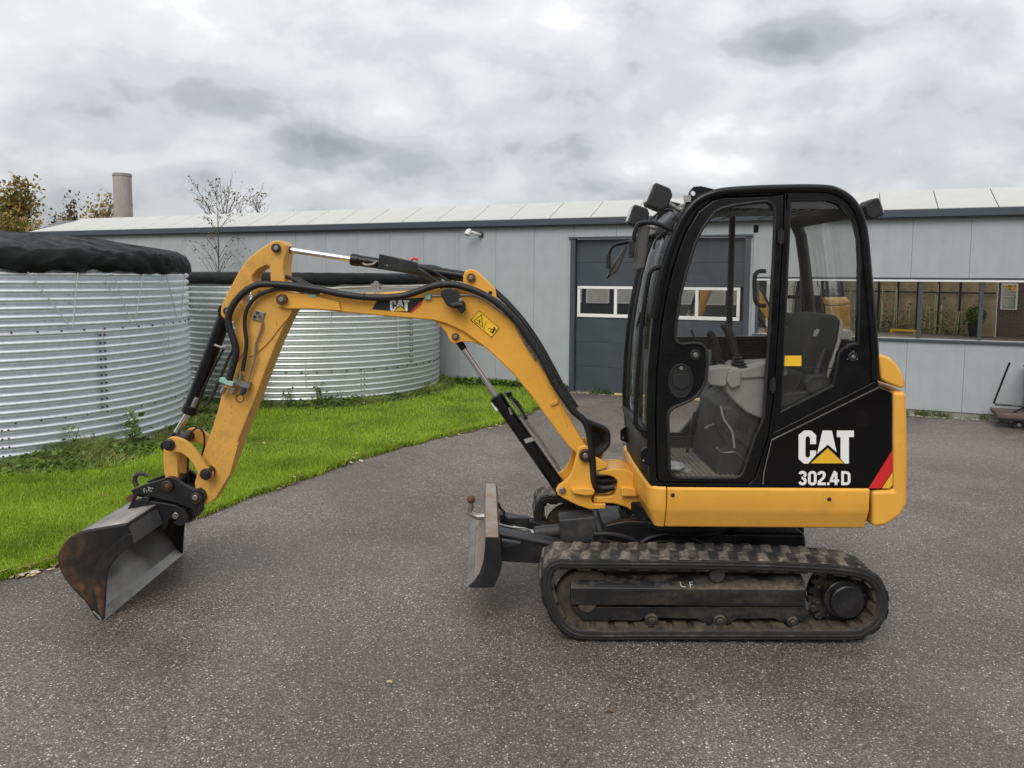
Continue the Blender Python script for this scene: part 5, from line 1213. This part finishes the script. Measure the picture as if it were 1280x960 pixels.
# hoses along the boom
hose_px = [(286, 476), (291, 458), (295, 441), (292, 425), (287.5, 412), (285.5, 398), (290, 384), (298, 372), (308, 363), (318, 357.5), (330, 355), (360, 356.5), (402, 362.5), (429, 368), (454, 371), (480, 372), (502, 370), (520, 365), (535, 359.5), (550, 356), (569, 356), (586, 360.5), (602, 367), (622, 379), (644, 400), (663, 426), (679, 451), (691, 476), (705, 498), (717, 514), (731, 527), (737, 545), (740, 570), (741.5, 590), (743, 603), (748, 609), (756, 610.5), (768, 609)]
hs = tube("hydraulic_hose", [onY(a, b, 4.42) for a, b in hose_px], .0200, HOSE, EX, smooth_path=6, n=14)
for i in (8, 14, 19, 23, 27, 29):
    a, b = onY(*hose_px[i], 4.42), onY(*hose_px[i+1], 4.42); cyl("hose_tie", a, a+(b-a).normalized()*.012, .0225, PLAS, hs, n=14, ch=.002)
h2 = [(303, 464), (306, 448), (308, 428), (306, 408), (307, 392), (313, 379), (322, 370), (334, 364.5), (350, 361), (372, 362.5), (400, 366)]
tube("hydraulic_hose", [onY(a, b, 4.432) for a, b in h2], .0115, HOSE, EX, smooth_path=6)
tube("hydraulic_hose", [onY(a, b, 4.50) for a, b in ((357, 345), (368, 350), (380, 356), (392, 361), (405, 363))], .011, HOSE, EX, smooth_path=5)
tube("hydraulic_hose", [onY(a, b, 4.54) for a, b in ((357, 347), (372, 349), (388, 357), (402, 362))], .011, HOSE, EX, smooth_path=5)
for k, off in enumerate(((6, -2), (9, -5))): tube("hydraulic_hose", [onY(a+off[0]*.6, b+off[1]*.6, 4.5+.05*k) for a, b in ((612, 364), (632, 383), (650, 404), (668, 430), (684, 458), (700, 488), (716, 512))], .011, HOSE, EX, smooth_path=5)
tube("boom_pipe", [onY(a, b, 4.452) for a, b in ((372, 364), (390, 367.5), (420, 361), (455, 359), (530, 357.5))], .0055, STEEL, boom, smooth_path=3)
tube("boom_pipe", [onY(a, b, 4.50) for a, b in ((420, 359.5), (470, 358), (530, 356.5), (552, 354))], .0055, STEEL, boom, smooth_path=3)
tube("boom_pipe", [onY(a, b, 4.452) for a, b in ((534, 369.5), (552, 369.5), (575, 369), (592, 369.5), (606, 375), (622, 387), (640, 400), (648, 412), (660, 430), (672, 449), (680, 464))], .0055, STEEL, boom, smooth_path=4)
bm = bmesh.new()
for a, b in ((648, 411), (652, 419), (657, 428), (662, 436), (668, 445)):
    p = onY(a, b, 4.45); cyl("pipe_fitting", p-Vector((.010, 0, -.016)), p+Vector((.010, 0, -.016)), .013, STEEL, boom, n=8, ch=.002)
for a, b in ((392, 368.5), (535, 370.5)): box("pipe_clamp", onY(a, b, 4.448), (.034, .02, .036), MINT, boom, bevel=.004)
bm = bmesh.new(); a_box(bm, onY(470, 358, 4.47), (.05, .06, .035)); ypin(bm, 470, 354, 4.47, 4.45, 4.5, .012, 10, .002); link("pipe_saddle", bm, STEEL, boom, bevel=.004)
# rubber hose loops by the king post
for k, (rx, Y_) in enumerate(((1., 4.52), (.86, 4.57), (.70, 4.61))):
    pts = [(728, 524), (742, 530), (752, 534), (757+2*rx, 540), (760*1., 548), (759, 556), (752, 564), (746, 571), (741, 580)]
    cx, cy = 742, 550
    tube("swing_hose", [onY(cx+(a-cx)*rx, cy+(b-cy)*rx, Y_) for a, b in pts], .016, HOSE, EX, smooth_path=5)
prism("hose_guide", PX([(736, 528), (748, 531), (758, 540), (761, 549), (757, 558), (748, 566), (741, 570), (738, 545)], 4.6), 4.62, 4.64, BLKM, EX, bevel=.006)
tube("swing_hose", [onY(a, b, 4.48) for a, b in ((742, 600), (752, 601), (765, 600), (776, 601))], .016, HOSE, EX, smooth_path=4)
tube("swing_hose", [onY(a, b, 4.52) for a, b in ((740, 611), (752, 616), (764, 614), (776, 610))], .016, HOSE, EX, smooth_path=4)

# ---- arm (dipper)
arm_px = [(341, 301.5), (346, 300.3), (352, 301.8), (356.5, 306.5), (357.5, 313), (355.5, 322), (354, 334), (355.5, 352), (361, 364), (365, 380), (365.5, 388), (358, 402), (346.5, 427), (331, 466), (317, 503), (300, 545), (283, 592), (268, 620), (260, 631.5), (252, 629), (247, 622), (244, 612), (243, 604), (250, 576), (262, 545), (272, 513), (279, 486), (289, 466), (296.5, 448), (295.5, 428), (293, 408), (290, 400), (285, 399.5), (279.5, 398), (275.5, 393), (276, 384), (283, 368), (290, 355), (299, 338), (310, 323.5), (324, 312)]
hole1 = [(333, 331.5), (336.5, 333), (337.5, 340), (338, 353), (319, 356), (315.5, 352), (314.5, 346), (322, 337)]
hole2 = [(304, 362), (309, 361), (313, 366), (318, 376), (312, 386), (303, 379), (299, 370)]
armo = prism("arm", PX(arm_px, 4.47), 4.47, 4.64, YELW, EX, holes=[PX(hole1, 4.47), PX(hole2, 4.47)], bevel=.009, seg=3)
cap = PX(CR2([(322, 378), (334, 369), (350, 366), (364, 376), (364, 392), (350, 410), (331, 433), (312, 446), (309, 430), (312, 404)], 3), 4.468)
prism("arm_doubler", cap, 4.462, 4.471, YELW, armo, bevel=.003)
tube("weld_bead", [onY(a, b, 4.468) for a, b in ((296, 452), (303, 441), (318, 428), (327, 418), (336, 406), (345, 397), (357, 393))], .004, YELW, armo, n=6, smooth_path=4)
prism("tip_doubler", PX([(299, 552), (288, 592), (270, 622), (260, 630), (250, 626), (246, 614), (256, 598), (276, 570)], 4.468), 4.464, 4.471, YELW, armo, bevel=.003)
pins('pivot_pin', [(345.5, 310, 4.465, 4.445, 4.665, .026, 22, .004), (284, 388.5, 4.465, 4.45, 4.66, .022, 20, .004)], PIN, armo)
pins('pin_head', [(345.5, 310, 4.45, 4.436, 4.45, .015, 6, .003), (284, 388.5, 4.45, 4.443, 4.455, .010, 12, .002)], STEEL, armo)
# valve block, pipes and couplings on the arm
prism("valve_plate", PX([(315, 399), (320, 387.5), (332, 390.5), (328, 401.5)], 4.46), 4.450, 4.464, STEEL, armo, bevel=.002)
bm = bmesh.new()
for a, b in ((318.5, 396), (322, 391), (325, 396)): ypin(bm, a, b, 4.45, 4.443, 4.452, .009, 10, .002)
link("valve_bolts", bm, PIN, armo, kind='stuff')
tube("arm_pipe", [onY(a, b, 4.448) for a, b in ((325, 396), (328, 404), (325, 416), (320, 430), (318, 450), (312, 470), (310, 477))], .0062, STEEL, armo, smooth_path=4)
bm = bmesh.new(); a_box(bm, onY(304, 479, 4.455), (.09, .05, .035), Matrix.Rotation(.35, 3, 'Y')); a_cyl(bm, onY(293, 484, 4.44), onY(290, 492, 4.44), .017, 10, .003); a_cyl(bm, onY(301, 466, 4.44), onY(299, 477, 4.44), .014, 10, .003); link("coupling_block", bm, STEEL, armo, bevel=.004)
bm = bmesh.new(); a_cyl(bm, onY(306, 484, 4.43), onY(303, 493, 4.43), .016, 12, .004); cpl = link("dust_cap", bm, mat("blue_black_cap", (.02, .02, .05), .5), armo); tube("cap_ring", [onY(300+5*math.cos(t), 498+5*math.sin(t), 4.43) for t in np.linspace(0, 6.28, 14)], .003, PBLK, armo, n=6)
bm = bmesh.new(); a_box(bm, onY(284, 477, 4.42), (.085, .04, .028), Matrix.Rotation(.35, 3, 'Y')); link("hose_clamp", bm, MINT, armo, bevel=.004)
bm = bmesh.new(); a_cyl(bm, onY(281, 484, 4.43), onY(277, 492, 4.43), .015, 8, .003); link("hose_fitting", bm, STEEL, armo)
# bucket cylinder and linkage
bcy = cylinder("bucket_cylinder", (211.5, 556), (236, 516.5), (284, 388.5), .0185, .042, 4.555)
tube("cylinder_hose", [onY(a, b, 4.49) for a, b in ((293, 434), (284, 452), (272, 480), (262, 502), (254, 508))], .009, HOSE, bcy, smooth_path=4)
tube("cylinder_hose", [onY(a, b, 4.53) for a, b in ((280, 436), (268, 458), (256, 482), (248, 500), (243, 508))], .007, HOSE, bcy, smooth_path=4)
bm = bmesh.new(); a_cyl(bm, onY(246, 497, 4.495), onY(241, 509, 4.495), .014, 10, .003); link("line_fitting", bm, STEEL, bcy)
tube("clamp_band", [onY(a, b, 4.508) for a, b in ((268, 431), (276, 434), (284, 433))], .007, GREYP, bcy)
lever = PX(CR2([(206, 553), (212, 547), (219, 546.5), (230, 550), (241, 559), (251, 572), (258, 583), (264, 588), (266, 594), (262, 600), (255, 600), (249, 594), (244, 584), (236, 573), (226, 566), (216, 565), (208, 562)], 3), 4.41)
for y_ in (4.405, 4.675): prism("tipping_lever", lever, y_, y_+.03, YELW, EX, bevel=.006)
link_ = PX([(204.5, 556), (210, 551), (218, 554), (221.5, 566), (222.5, 597), (216, 603), (207, 602), (205, 590), (203.5, 570)], 4.47)
bl_ = prism("bucket_link", link_, 4.47, 4.50, YELW, EX, bevel=.005); prism("bucket_link", link_, 4.61, 4.64, YELW, EX, bevel=.005)
pins('linkage_pin', [(211.5, 556, 4.40, 4.385, 4.725, .034, 24, .006), (257.5, 592.5, 4.40, 4.385, 4.725, .034, 24, .006)], PIN, EX)
pins('pin_head', [(211.5, 556, 4.39, 4.374, 4.39, .018, 6, .003), (257.5, 592.5, 4.39, 4.374, 4.39, .020, 8, .003)], BLKM, EX)
tube("drain_hose", [onY(a, b, 4.56) for a, b in ((236, 555), (238, 543), (246, 535), (254, 540), (255.5, 555), (252, 570))], .006, HOSE, EX, smooth_path=5)
tube("drain_hose", [onY(a, b, 4.55) for a, b in ((235, 572), (234.5, 590), (236, 602))], .006, HOSE, EX)
# quick coupler
qc = PX([(163, 613), (180, 606), (204, 599), (209, 596.5), (216, 596.5), (222, 599.5), (229, 606), (242, 612.5), (249, 610.5), (254.5, 614), (257, 620), (255.5, 627), (249, 633), (244, 640), (234, 634), (222, 630), (208, 626), (196, 623), (180, 619), (165, 616.5)], 4.44)
qo = prism("quick_coupler", qc, 4.44, 4.47, BLKM, EX, bevel=.005); prism("coupler_cheek", qc, 4.64, 4.67, BLKM, qo, bevel=.005)
prism("coupler_core", PX([(170, 617), (196, 609), (225, 608), (246, 618), (240, 634), (205, 628)], 4.5), 4.47, 4.64, BLKM, qo, bevel=.004)
pins('pin_boss', [(209.5, 607.5, 4.43, 4.415, 4.70, .034, 24, .005), (246, 622, 4.43, 4.405, 4.705, .036, 24, .005)], PIN, qo)
pins('pin_head', [(209.5, 607.5, 4.41, 4.402, 4.42, .016, 16, .003), (163.5, 622.5, 4.43, 4.41, 4.47, .020, 16, .003)], RUST, qo, label='rusty pin end')
pins('pin_head', [(244, 622, 4.40, 4.392, 4.41, .017, 16, .003), (222, 643, 4.46, 4.425, 4.70, .021, 18, .003)], STEEL, qo)
tube("lifting_hook", [onY(a, b, 4.52) for a, b in ((171, 608), (168.5, 602), (169, 595.5), (174, 591.8), (180, 592), (185, 595.5))], [.016, .015, .014, .014, .012, .008], DGREY, qo, n=10, smooth_path=0)
bm = bmesh.new()
for k in range(16): p = onY(180+random.uniform(-2, 11), 611+random.uniform(-2, 4), 4.44); a_prism(bm, [(p.x+random.uniform(.002, .008)*math.cos(t), p.z+random.uniform(.002, .006)*math.sin(t)) for t in np.linspace(0, 6.28, 7)[:-1]], 4.4395, 4.4385)
link("paint_chips", bm, GREYP, qo, smooth=None, kind='stuff')
# ---- bucket
yk0, yk1 = 4.07, 5.09
bkp = [(127.5, 778.5), (117, 766), (108, 751.5), (94, 737), (82, 722), (75, 706), (74, 694), (78, 684.5), (85, 676), (93.5, 670), (108, 665.3), (132, 661), (158.5, 657)]
prof = PX(CR2(bkp, 4, False), yk0)
bm = bmesh.new(); quadstrip(bm, prof, yk0+.001, yk1-.001)
bk_o = link("bucket", bm, [BUCK], EX, smooth=40, label="worn wide ditching bucket, rusty on its near side"); s_ = bk_o.modifiers.new("solid", 'SOLIDIFY'); s_.thickness = .014; s_.offset = 0
# scoured inside skin, 9 mm in from the shell
inn = inset(prof, 0); n_ = len(prof); pin_ = []
for i in range(n_):
    a, b = Vector(prof[max(i-1, 0)]), Vector(prof[min(i+1, n_-1)]); t = (b-a).normalized(); nn = Vector((-t.y, t.x)); c = Vector((.0, .0))
    cx = onY(130, 715, yk0); 
    if nn.dot(Vector((cx.x, cx.z))-Vector(prof[i])) < 0: nn = -nn
    pin_.append(tuple(Vector(prof[i])+nn*.011))
bm = bmesh.new(); quadstrip(bm, pin_[0:-1], yk0+.016, yk1-.016); o_ = link("inner_skin", bm, BRIGHT, bk_o, smooth=40); s_ = o_.modifiers.new("solid", 'SOLIDIFY'); s_.thickness = .004; s_.offset = 0
side = prof+PX(CR2([(158.5, 657.5), (165, 680), (153, 690), (141, 702.5), (134, 716), (131.5, 738), (129.5, 774)], 3, False), yk0)
for y_ in (yk0, yk1-.016): prism("side_plate", side, y_, y_+.016, BUCK, bk_o, bevel=.003)
prism("side_cutter", PX(CR2([(165.5, 680.5), (152, 691), (141, 703.5), (135, 718), (132, 738), (129.8, 774), (126, 770), (120, 745), (116, 722), (121, 706), (133, 690), (160, 666)], 3), yk0-.002), yk0-.010, yk0+.001, BUCK, bk_o, bevel=.003)
lip = PX([(158, 656.5), (166, 681), (161.5, 682), (153, 658)], yk0); prism("top_lip", lip, yk0+.016, yk1-.016, mat("worn_grey_steel", (.12, .12, .12), .5, .4, dirt=(.22, .21, .20), amt=.3, dscale=6, var=.15), bk_o, bevel=.004)
bm = bmesh.new(); quadstrip(bm, [(x, z+.009) for x, z in PX([(98, 668), (108, 665.2), (132, 661), (157, 657)], yk0)], yk0+.02, yk1-.02); o_ = link("top_skin", bm, BRIGHT, bk_o, smooth=40); s_ = o_.modifiers.new("solid", 'SOLIDIFY'); s_.thickness = .004; s_.offset = 0
ce = PX([(129.5, 779.5), (115, 764.5), (117, 763.5), (131.5, 777)], yk0-.004); prism("cutting_edge", ce, yk0-.006, yk1+.006, BRIGHT, bk_o, bevel=.003)
# bracket from bucket to coupler
br = PX([(157, 643), (164, 632), (168, 624), (180, 621), (190, 624), (208, 627), (222, 629.5), (233, 635), (237.5, 643), (236, 651), (230, 655), (223, 654.5), (219, 651), (226, 647), (226, 640), (219, 637), (213, 644), (211, 654), (207, 660), (188, 662), (165, 660)], 4.46)
for y_ in (4.425, 4.66): prism("bucket_bracket", br, y_, y_+.022, BLKM, bk_o, bevel=.004)
bm = bmesh.new(); ypin(bm, 183.5, 624, 4.43, 4.41, 4.70, .020, 16, .003); link("bracket_pin", bm, BLKM, bk_o)
bm = bmesh.new(); a_prism(bm, PX([(240, 632), (250, 631), (252, 640), (246, 647), (236, 645)], 4.6), 4.5, 4.66); link("coupler_latch", bm, PBLK, qo, bevel=.01)

# ------------------------------------------------------------------ loose things
# old trailer at the right edge
tr = empty("flat_cart", onZ(1290, 531), -.40, label="rusty flat cart with upright black handle and wooden box at the right edge", cat="cart")
def cp(px, py, Y): return onY(px, py, Y)
YT = 9.75
RSTEEL = mat("rusty_steel_deck", (.16, .11, .095), .75, .2, dirt=(.07, .06, .06), amt=.3, var=.2)
WOODR = mat("reddish_box_board", (.22, .12, .10), .8, dirt=(.12, .08, .07), amt=.3, var=.2)
MT = Matrix.Translation(cp(1290, 520, YT)) @ Matrix.Rotation(KW, 4, 'Z')
sT = 950/YT
def cb_(name, x0, x1, y0, y1, z0, z1, m, par=tr, **k):
    bm = bmesh.new(); a_box(bm, ((x0+x1)/2, (y0+y1)/2, (z0+z1)/2), (x1-x0, y1-y0, z1-z0)); return link(name, bm, m, par, world=MT, bevel=.005, **k)
zd = cp(1290, 519, YT).z
cb_("deck", -.40, 1.1, -.12, .42, -.03, .02, RSTEEL)
cb_("box", -.02, .6, .0, .4, .022, .44, mat("dark_box", (.03, .02, .022), .7)); cb_("box_board", -.035, .62, -.015, .0, .45, .60, WOODR); cb_("box_lid", -.05, .64, -.04, .43, .602, .62, PBLK); cb_("box_handle", .0, .08, .06, .12, .622, .68, DGREY)
L3 = lambda *p: MT @ Vector(p)
tube("cart_handle", [L3(-.27, .05, .68), L3(-.29, .05, .62), L3(-.425, .05, .13), L3(-.40, .05, .115), L3(.05, .05, .115)], .013, BLK, tr, n=8)
tube("brace", [L3(-.20, .05, .02), L3(-.05, .05, .12)], .010, BLK, tr, n=8)
for x_ in (-.15, .55):
    bm = bmesh.new(); a_tube(bm, [L3(x_, -.06, -zd-.0+.065-.0), L3(x_, .0, -zd+.065)], .065, 18); w_ = link("wheel", bm, RUB, tr); bm = bmesh.new(); a_tube(bm, [L3(x_, -.07, -zd+.065), L3(x_, .01, -zd+.065)], .022, 10); link("hub", bm, STEEL, w_)
cb_("deck_rail", -.40, 1.1, -.125, -.10, -.06, -.032, BLKM)
# fallen leaves along the lawn edge and on the asphalt
LEAFM = [mat("fallen_leaf_yellow", (.50, .40, .16), .7, var=.15), mat("fallen_leaf_brown", (.24, .13, .07), .75, var=.2), mat("fallen_leaf_pale", (.55, .47, .34), .7, var=.15)]
lmesh = []
for m_ in LEAFM:
    for s_ in range(2):
        bm = bmesh.new(); pr = [(0, -.5), (.22, -.25), (.34, .05), (.2, .33), (0, .55), (-.22, .3), (-.33, .02), (-.2, -.28)]
        c = bm.verts.new((0, 0, .04)); vs = [bm.verts.new((x, y*(1+.2*s_), .10*abs(x)+random.uniform(0, .16))) for x, y in pr]
        for i in range(8): bm.faces.new((c, vs[i], vs[(i+1) % 8]))
        st_ = [bm.verts.new(p) for p in ((-.02, -.5, .03), (.02, -.5, .03), (.015, -.8, .05), (-.015, -.8, .05))]; bm.faces.new(st_)
        me = bpy.data.meshes.new("fallen_leaf"); bm.to_mesh(me); bm.free(); me.materials.append(m_); me.shade_smooth(); lmesh.append(me)
nl_ = 0
def put_leaf(x, y, z, s, label=None):
    global nl_
    q = random.randrange(6); o = bpy.data.objects.new("fallen_leaf", lmesh[q]); COL.objects.link(o); o.location = (x, y, z); o.scale = (s, s, s)
    o.rotation_euler = (random.gauss(0, .2), random.gauss(0, .2), random.uniform(0, 6.28)); nl_ += 1
    tone = ("yellowish", "brown", "pale tan")[q//2]
    if label: setp(o, label, "leaf")
    else: setp(o, "small %s fallen leaf among those strewn along the edge of the lawn" % tone, "leaf", "%s fallen leaves along the lawn edge" % tone)
for k in range(230):
    i = random.randint(20, len(rim)-20); p = rim[i]; d = random.gauss(.055, .06); dn = Vector((.75, -.66, 0)) if p.y < 6 else Vector((.62, -.78, 0))
    if mnoise.noise(Vector((p.x*1.6, p.y*1.6, 4))) < -.12: continue
    q = p+dn*d; put_leaf(q.x, q.y, .014 if d > .06 else .045, random.uniform(.024, .058))
for px, py, lb in ((129, 627.7, "lone dry leaf on the grass left of the black coupler hook"), (15, 723, "dry leaf at the left edge where lawn meets asphalt"), (30, 664, "dry leaf on the grass near the left edge, below the tank weeds"),
        (57, 698, "dry leaf on the lawn just left of the rusty bucket"), (487, 855, "tiny leaf lying alone on the foreground asphalt, centre left"), (763, 891, "tiny leaf lying alone on the foreground asphalt below the track"),
        (390, 598, "leaf on the lawn rim halfway between bucket and boom foot"), (330, 560, "dry leaf on the grass right of the lower arm"), (480, 520, "dry leaf on the grass below the far tank's right end")):
    p = onZ(px, py); on = inside(np.array([[p.x, p.y]]), LP)[0]; put_leaf(p.x, p.y, .055 if on else .008, random.uniform(.03, .045), lb)
# ------------------------------------------------------------------ what stands behind the camera and shows in the panes
BRICK = None
def brick_mat():
    m, nt, p = NT("brown_brick"); tc = nt.nodes.new("ShaderNodeTexCoord"); mp = nt.nodes.new("ShaderNodeMapping"); mp.inputs[2].default_value = (R(90), 0, 0); nt.links.new(tc.outputs['Object'], mp.inputs[0])
    b = nt.nodes.new("ShaderNodeTexBrick"); b.inputs['Scale'].default_value = 1; b.inputs['Brick Width'].default_value = .22; b.inputs['Row Height'].default_value = .065; b.inputs['Mortar Size'].default_value = .006
    b.inputs['Color1'].default_value = (.13, .085, .06, 1); b.inputs['Color2'].default_value = (.09, .06, .045, 1); b.inputs['Mortar'].default_value = (.2, .18, .16, 1); nt.links.new(mp.outputs[0], b.inputs[0]); nt.links.new(b.outputs[0], p.inputs['Base Color']); p.inputs['Roughness'].default_value = .9; return m
BRICK = brick_mat()
hs_ = empty("brick_house", (7, -9.5, 0), label="brown brick house with a pale door and white window, mirrored in the right hall window", cat="house")
box("wall", (6.4, -9.5, 1.6), (8.4, 2.2, 3.2), BRICK, hs_, bevel=0); box("door", (3.75, -8.39, 1.0), (.9, .06, 2.0), GREYP, hs_); box("window", (2.55, -8.38, 1.4), (.5, .06, .9), WFR, hs_); box("window_pane", (2.55, -8.345, 1.4), (.4, .02, .8), PANE, hs_); box("roof", (6.4, -9.5, 3.3), (8.8, 2.8, .2), FASC, hs_)
REED = mat("reed_screen", (.55, .43, .27), .9, dirt=(.34, .30, .15), amt=.3, dscale=3, var=.25, streak=(6, 6, .6))
fn = empty("reed_fence", (-.6, -8.2, 0), label="tall brown reed fence with dark posts, mirrored in the right hall window", cat="fence")
box("reed_panel", (-.6, -8.3, 1.35), (5.6, .05, 2.7), REED, fn, bevel=0)
for x_ in (-3.2, -2.4, -1.7, -1.0, -.3, .4, 1.1, 1.8): box("post", (x_, -8.1, 1.35), (.07, .07, 2.7), BLKM, fn)
box("rail", (-.6, -8.12, 1.5), (5.6, .04, .05), BLKM, fn)
bh = onY(0, 0, 1); n_ = 700; P3 = np.column_stack([rng.uniform(-3, 1.4, n_), -7.9+rng.normal(0, .1, n_), np.abs(rng.normal(0, .5, n_))]); V, F = leaves(P3, .12, .6)
mesh_np("hedge_plants", V, F, WEEDL, label="green planting at the foot of the reed fence", cat="hedge")
P3 = rng.normal(0, 1, (900, 3)); P3 = P3/np.linalg.norm(P3, axis=1)[:, None]*.32*rng.uniform(.6, 1, (900, 1))+np.array([1.75, -7.6, .75]); V, F = leaves(P3, .09, .6)
STALK = mat("pale_stalk", (.50, .50, .30), .8, dirt=(.36, .34, .18), amt=.3)
for k in range(22): 
    x_ = random.uniform(-2.9, 1.2); tube("stalk", [(x_, -7.95, 0), (x_+random.gauss(0, .05), -7.95, random.uniform(.8, 1.9))], .022, STALK, bpy.data.objects["hedge_plants"], n=6)
tp_ = empty("potted_bush", (1.75, -7.6, 0), label="round clipped bush in a dark pot before the brick house", cat="potted plant"); mesh_np("foliage", V, F, WEEDL, tp_); bm = bmesh.new(); a_tube(bm, [(1.75, -7.6, 0), (1.75, -7.6, .45)], [.17, .23], 20); link("pot", bm, BLKM, tp_)
bm = bmesh.new(); 
a_box(bm, (-.45, -7.3, .10), (.95, .05, .08))
for x_ in (-.85, -.05): a_box(bm, (x_, -7.3, .06), (.06, .3, .12))
setp(link("yellow_barrier", bm, LOGOY, bevel=.004), "low yellow barrier standing before the reed fence", "barrier")
of = empty("white_framed_shed", (-12, -6, 0), label="dark shed with a row of white framed windows, mirrored in the door panes", cat="shed")
M_ = Matrix.Translation((-9.4, -4.3, 0)) @ Matrix.Rotation(R(-30), 4, 'Z')
def sb_(name, c, s, m): bm = bmesh.new(); a_box(bm, c, s); return link(name, bm, m, of, world=M_)
sb_("wall", (0, -.6, 1.5), (9, 1.2, 3.0), mat("shed_board", (.05, .055, .06), .7))
for k in range(7):
    fr_ = sb_("window_frame", (-3.6+k*1.2, .02, 1.35), (1.0, .06, .95), WFR); bm = bmesh.new(); a_box(bm, (-3.6+k*1.2, .06, 1.35), (.86, .02, .8)); link("pane", bm, mat("lit_pane_tone", (.55, .55, .50), .6) if k == 0 else bpy.data.materials["lit_pane_tone"], fr_, world=M_)  # pale colour painted into the panes for the look of lit windows
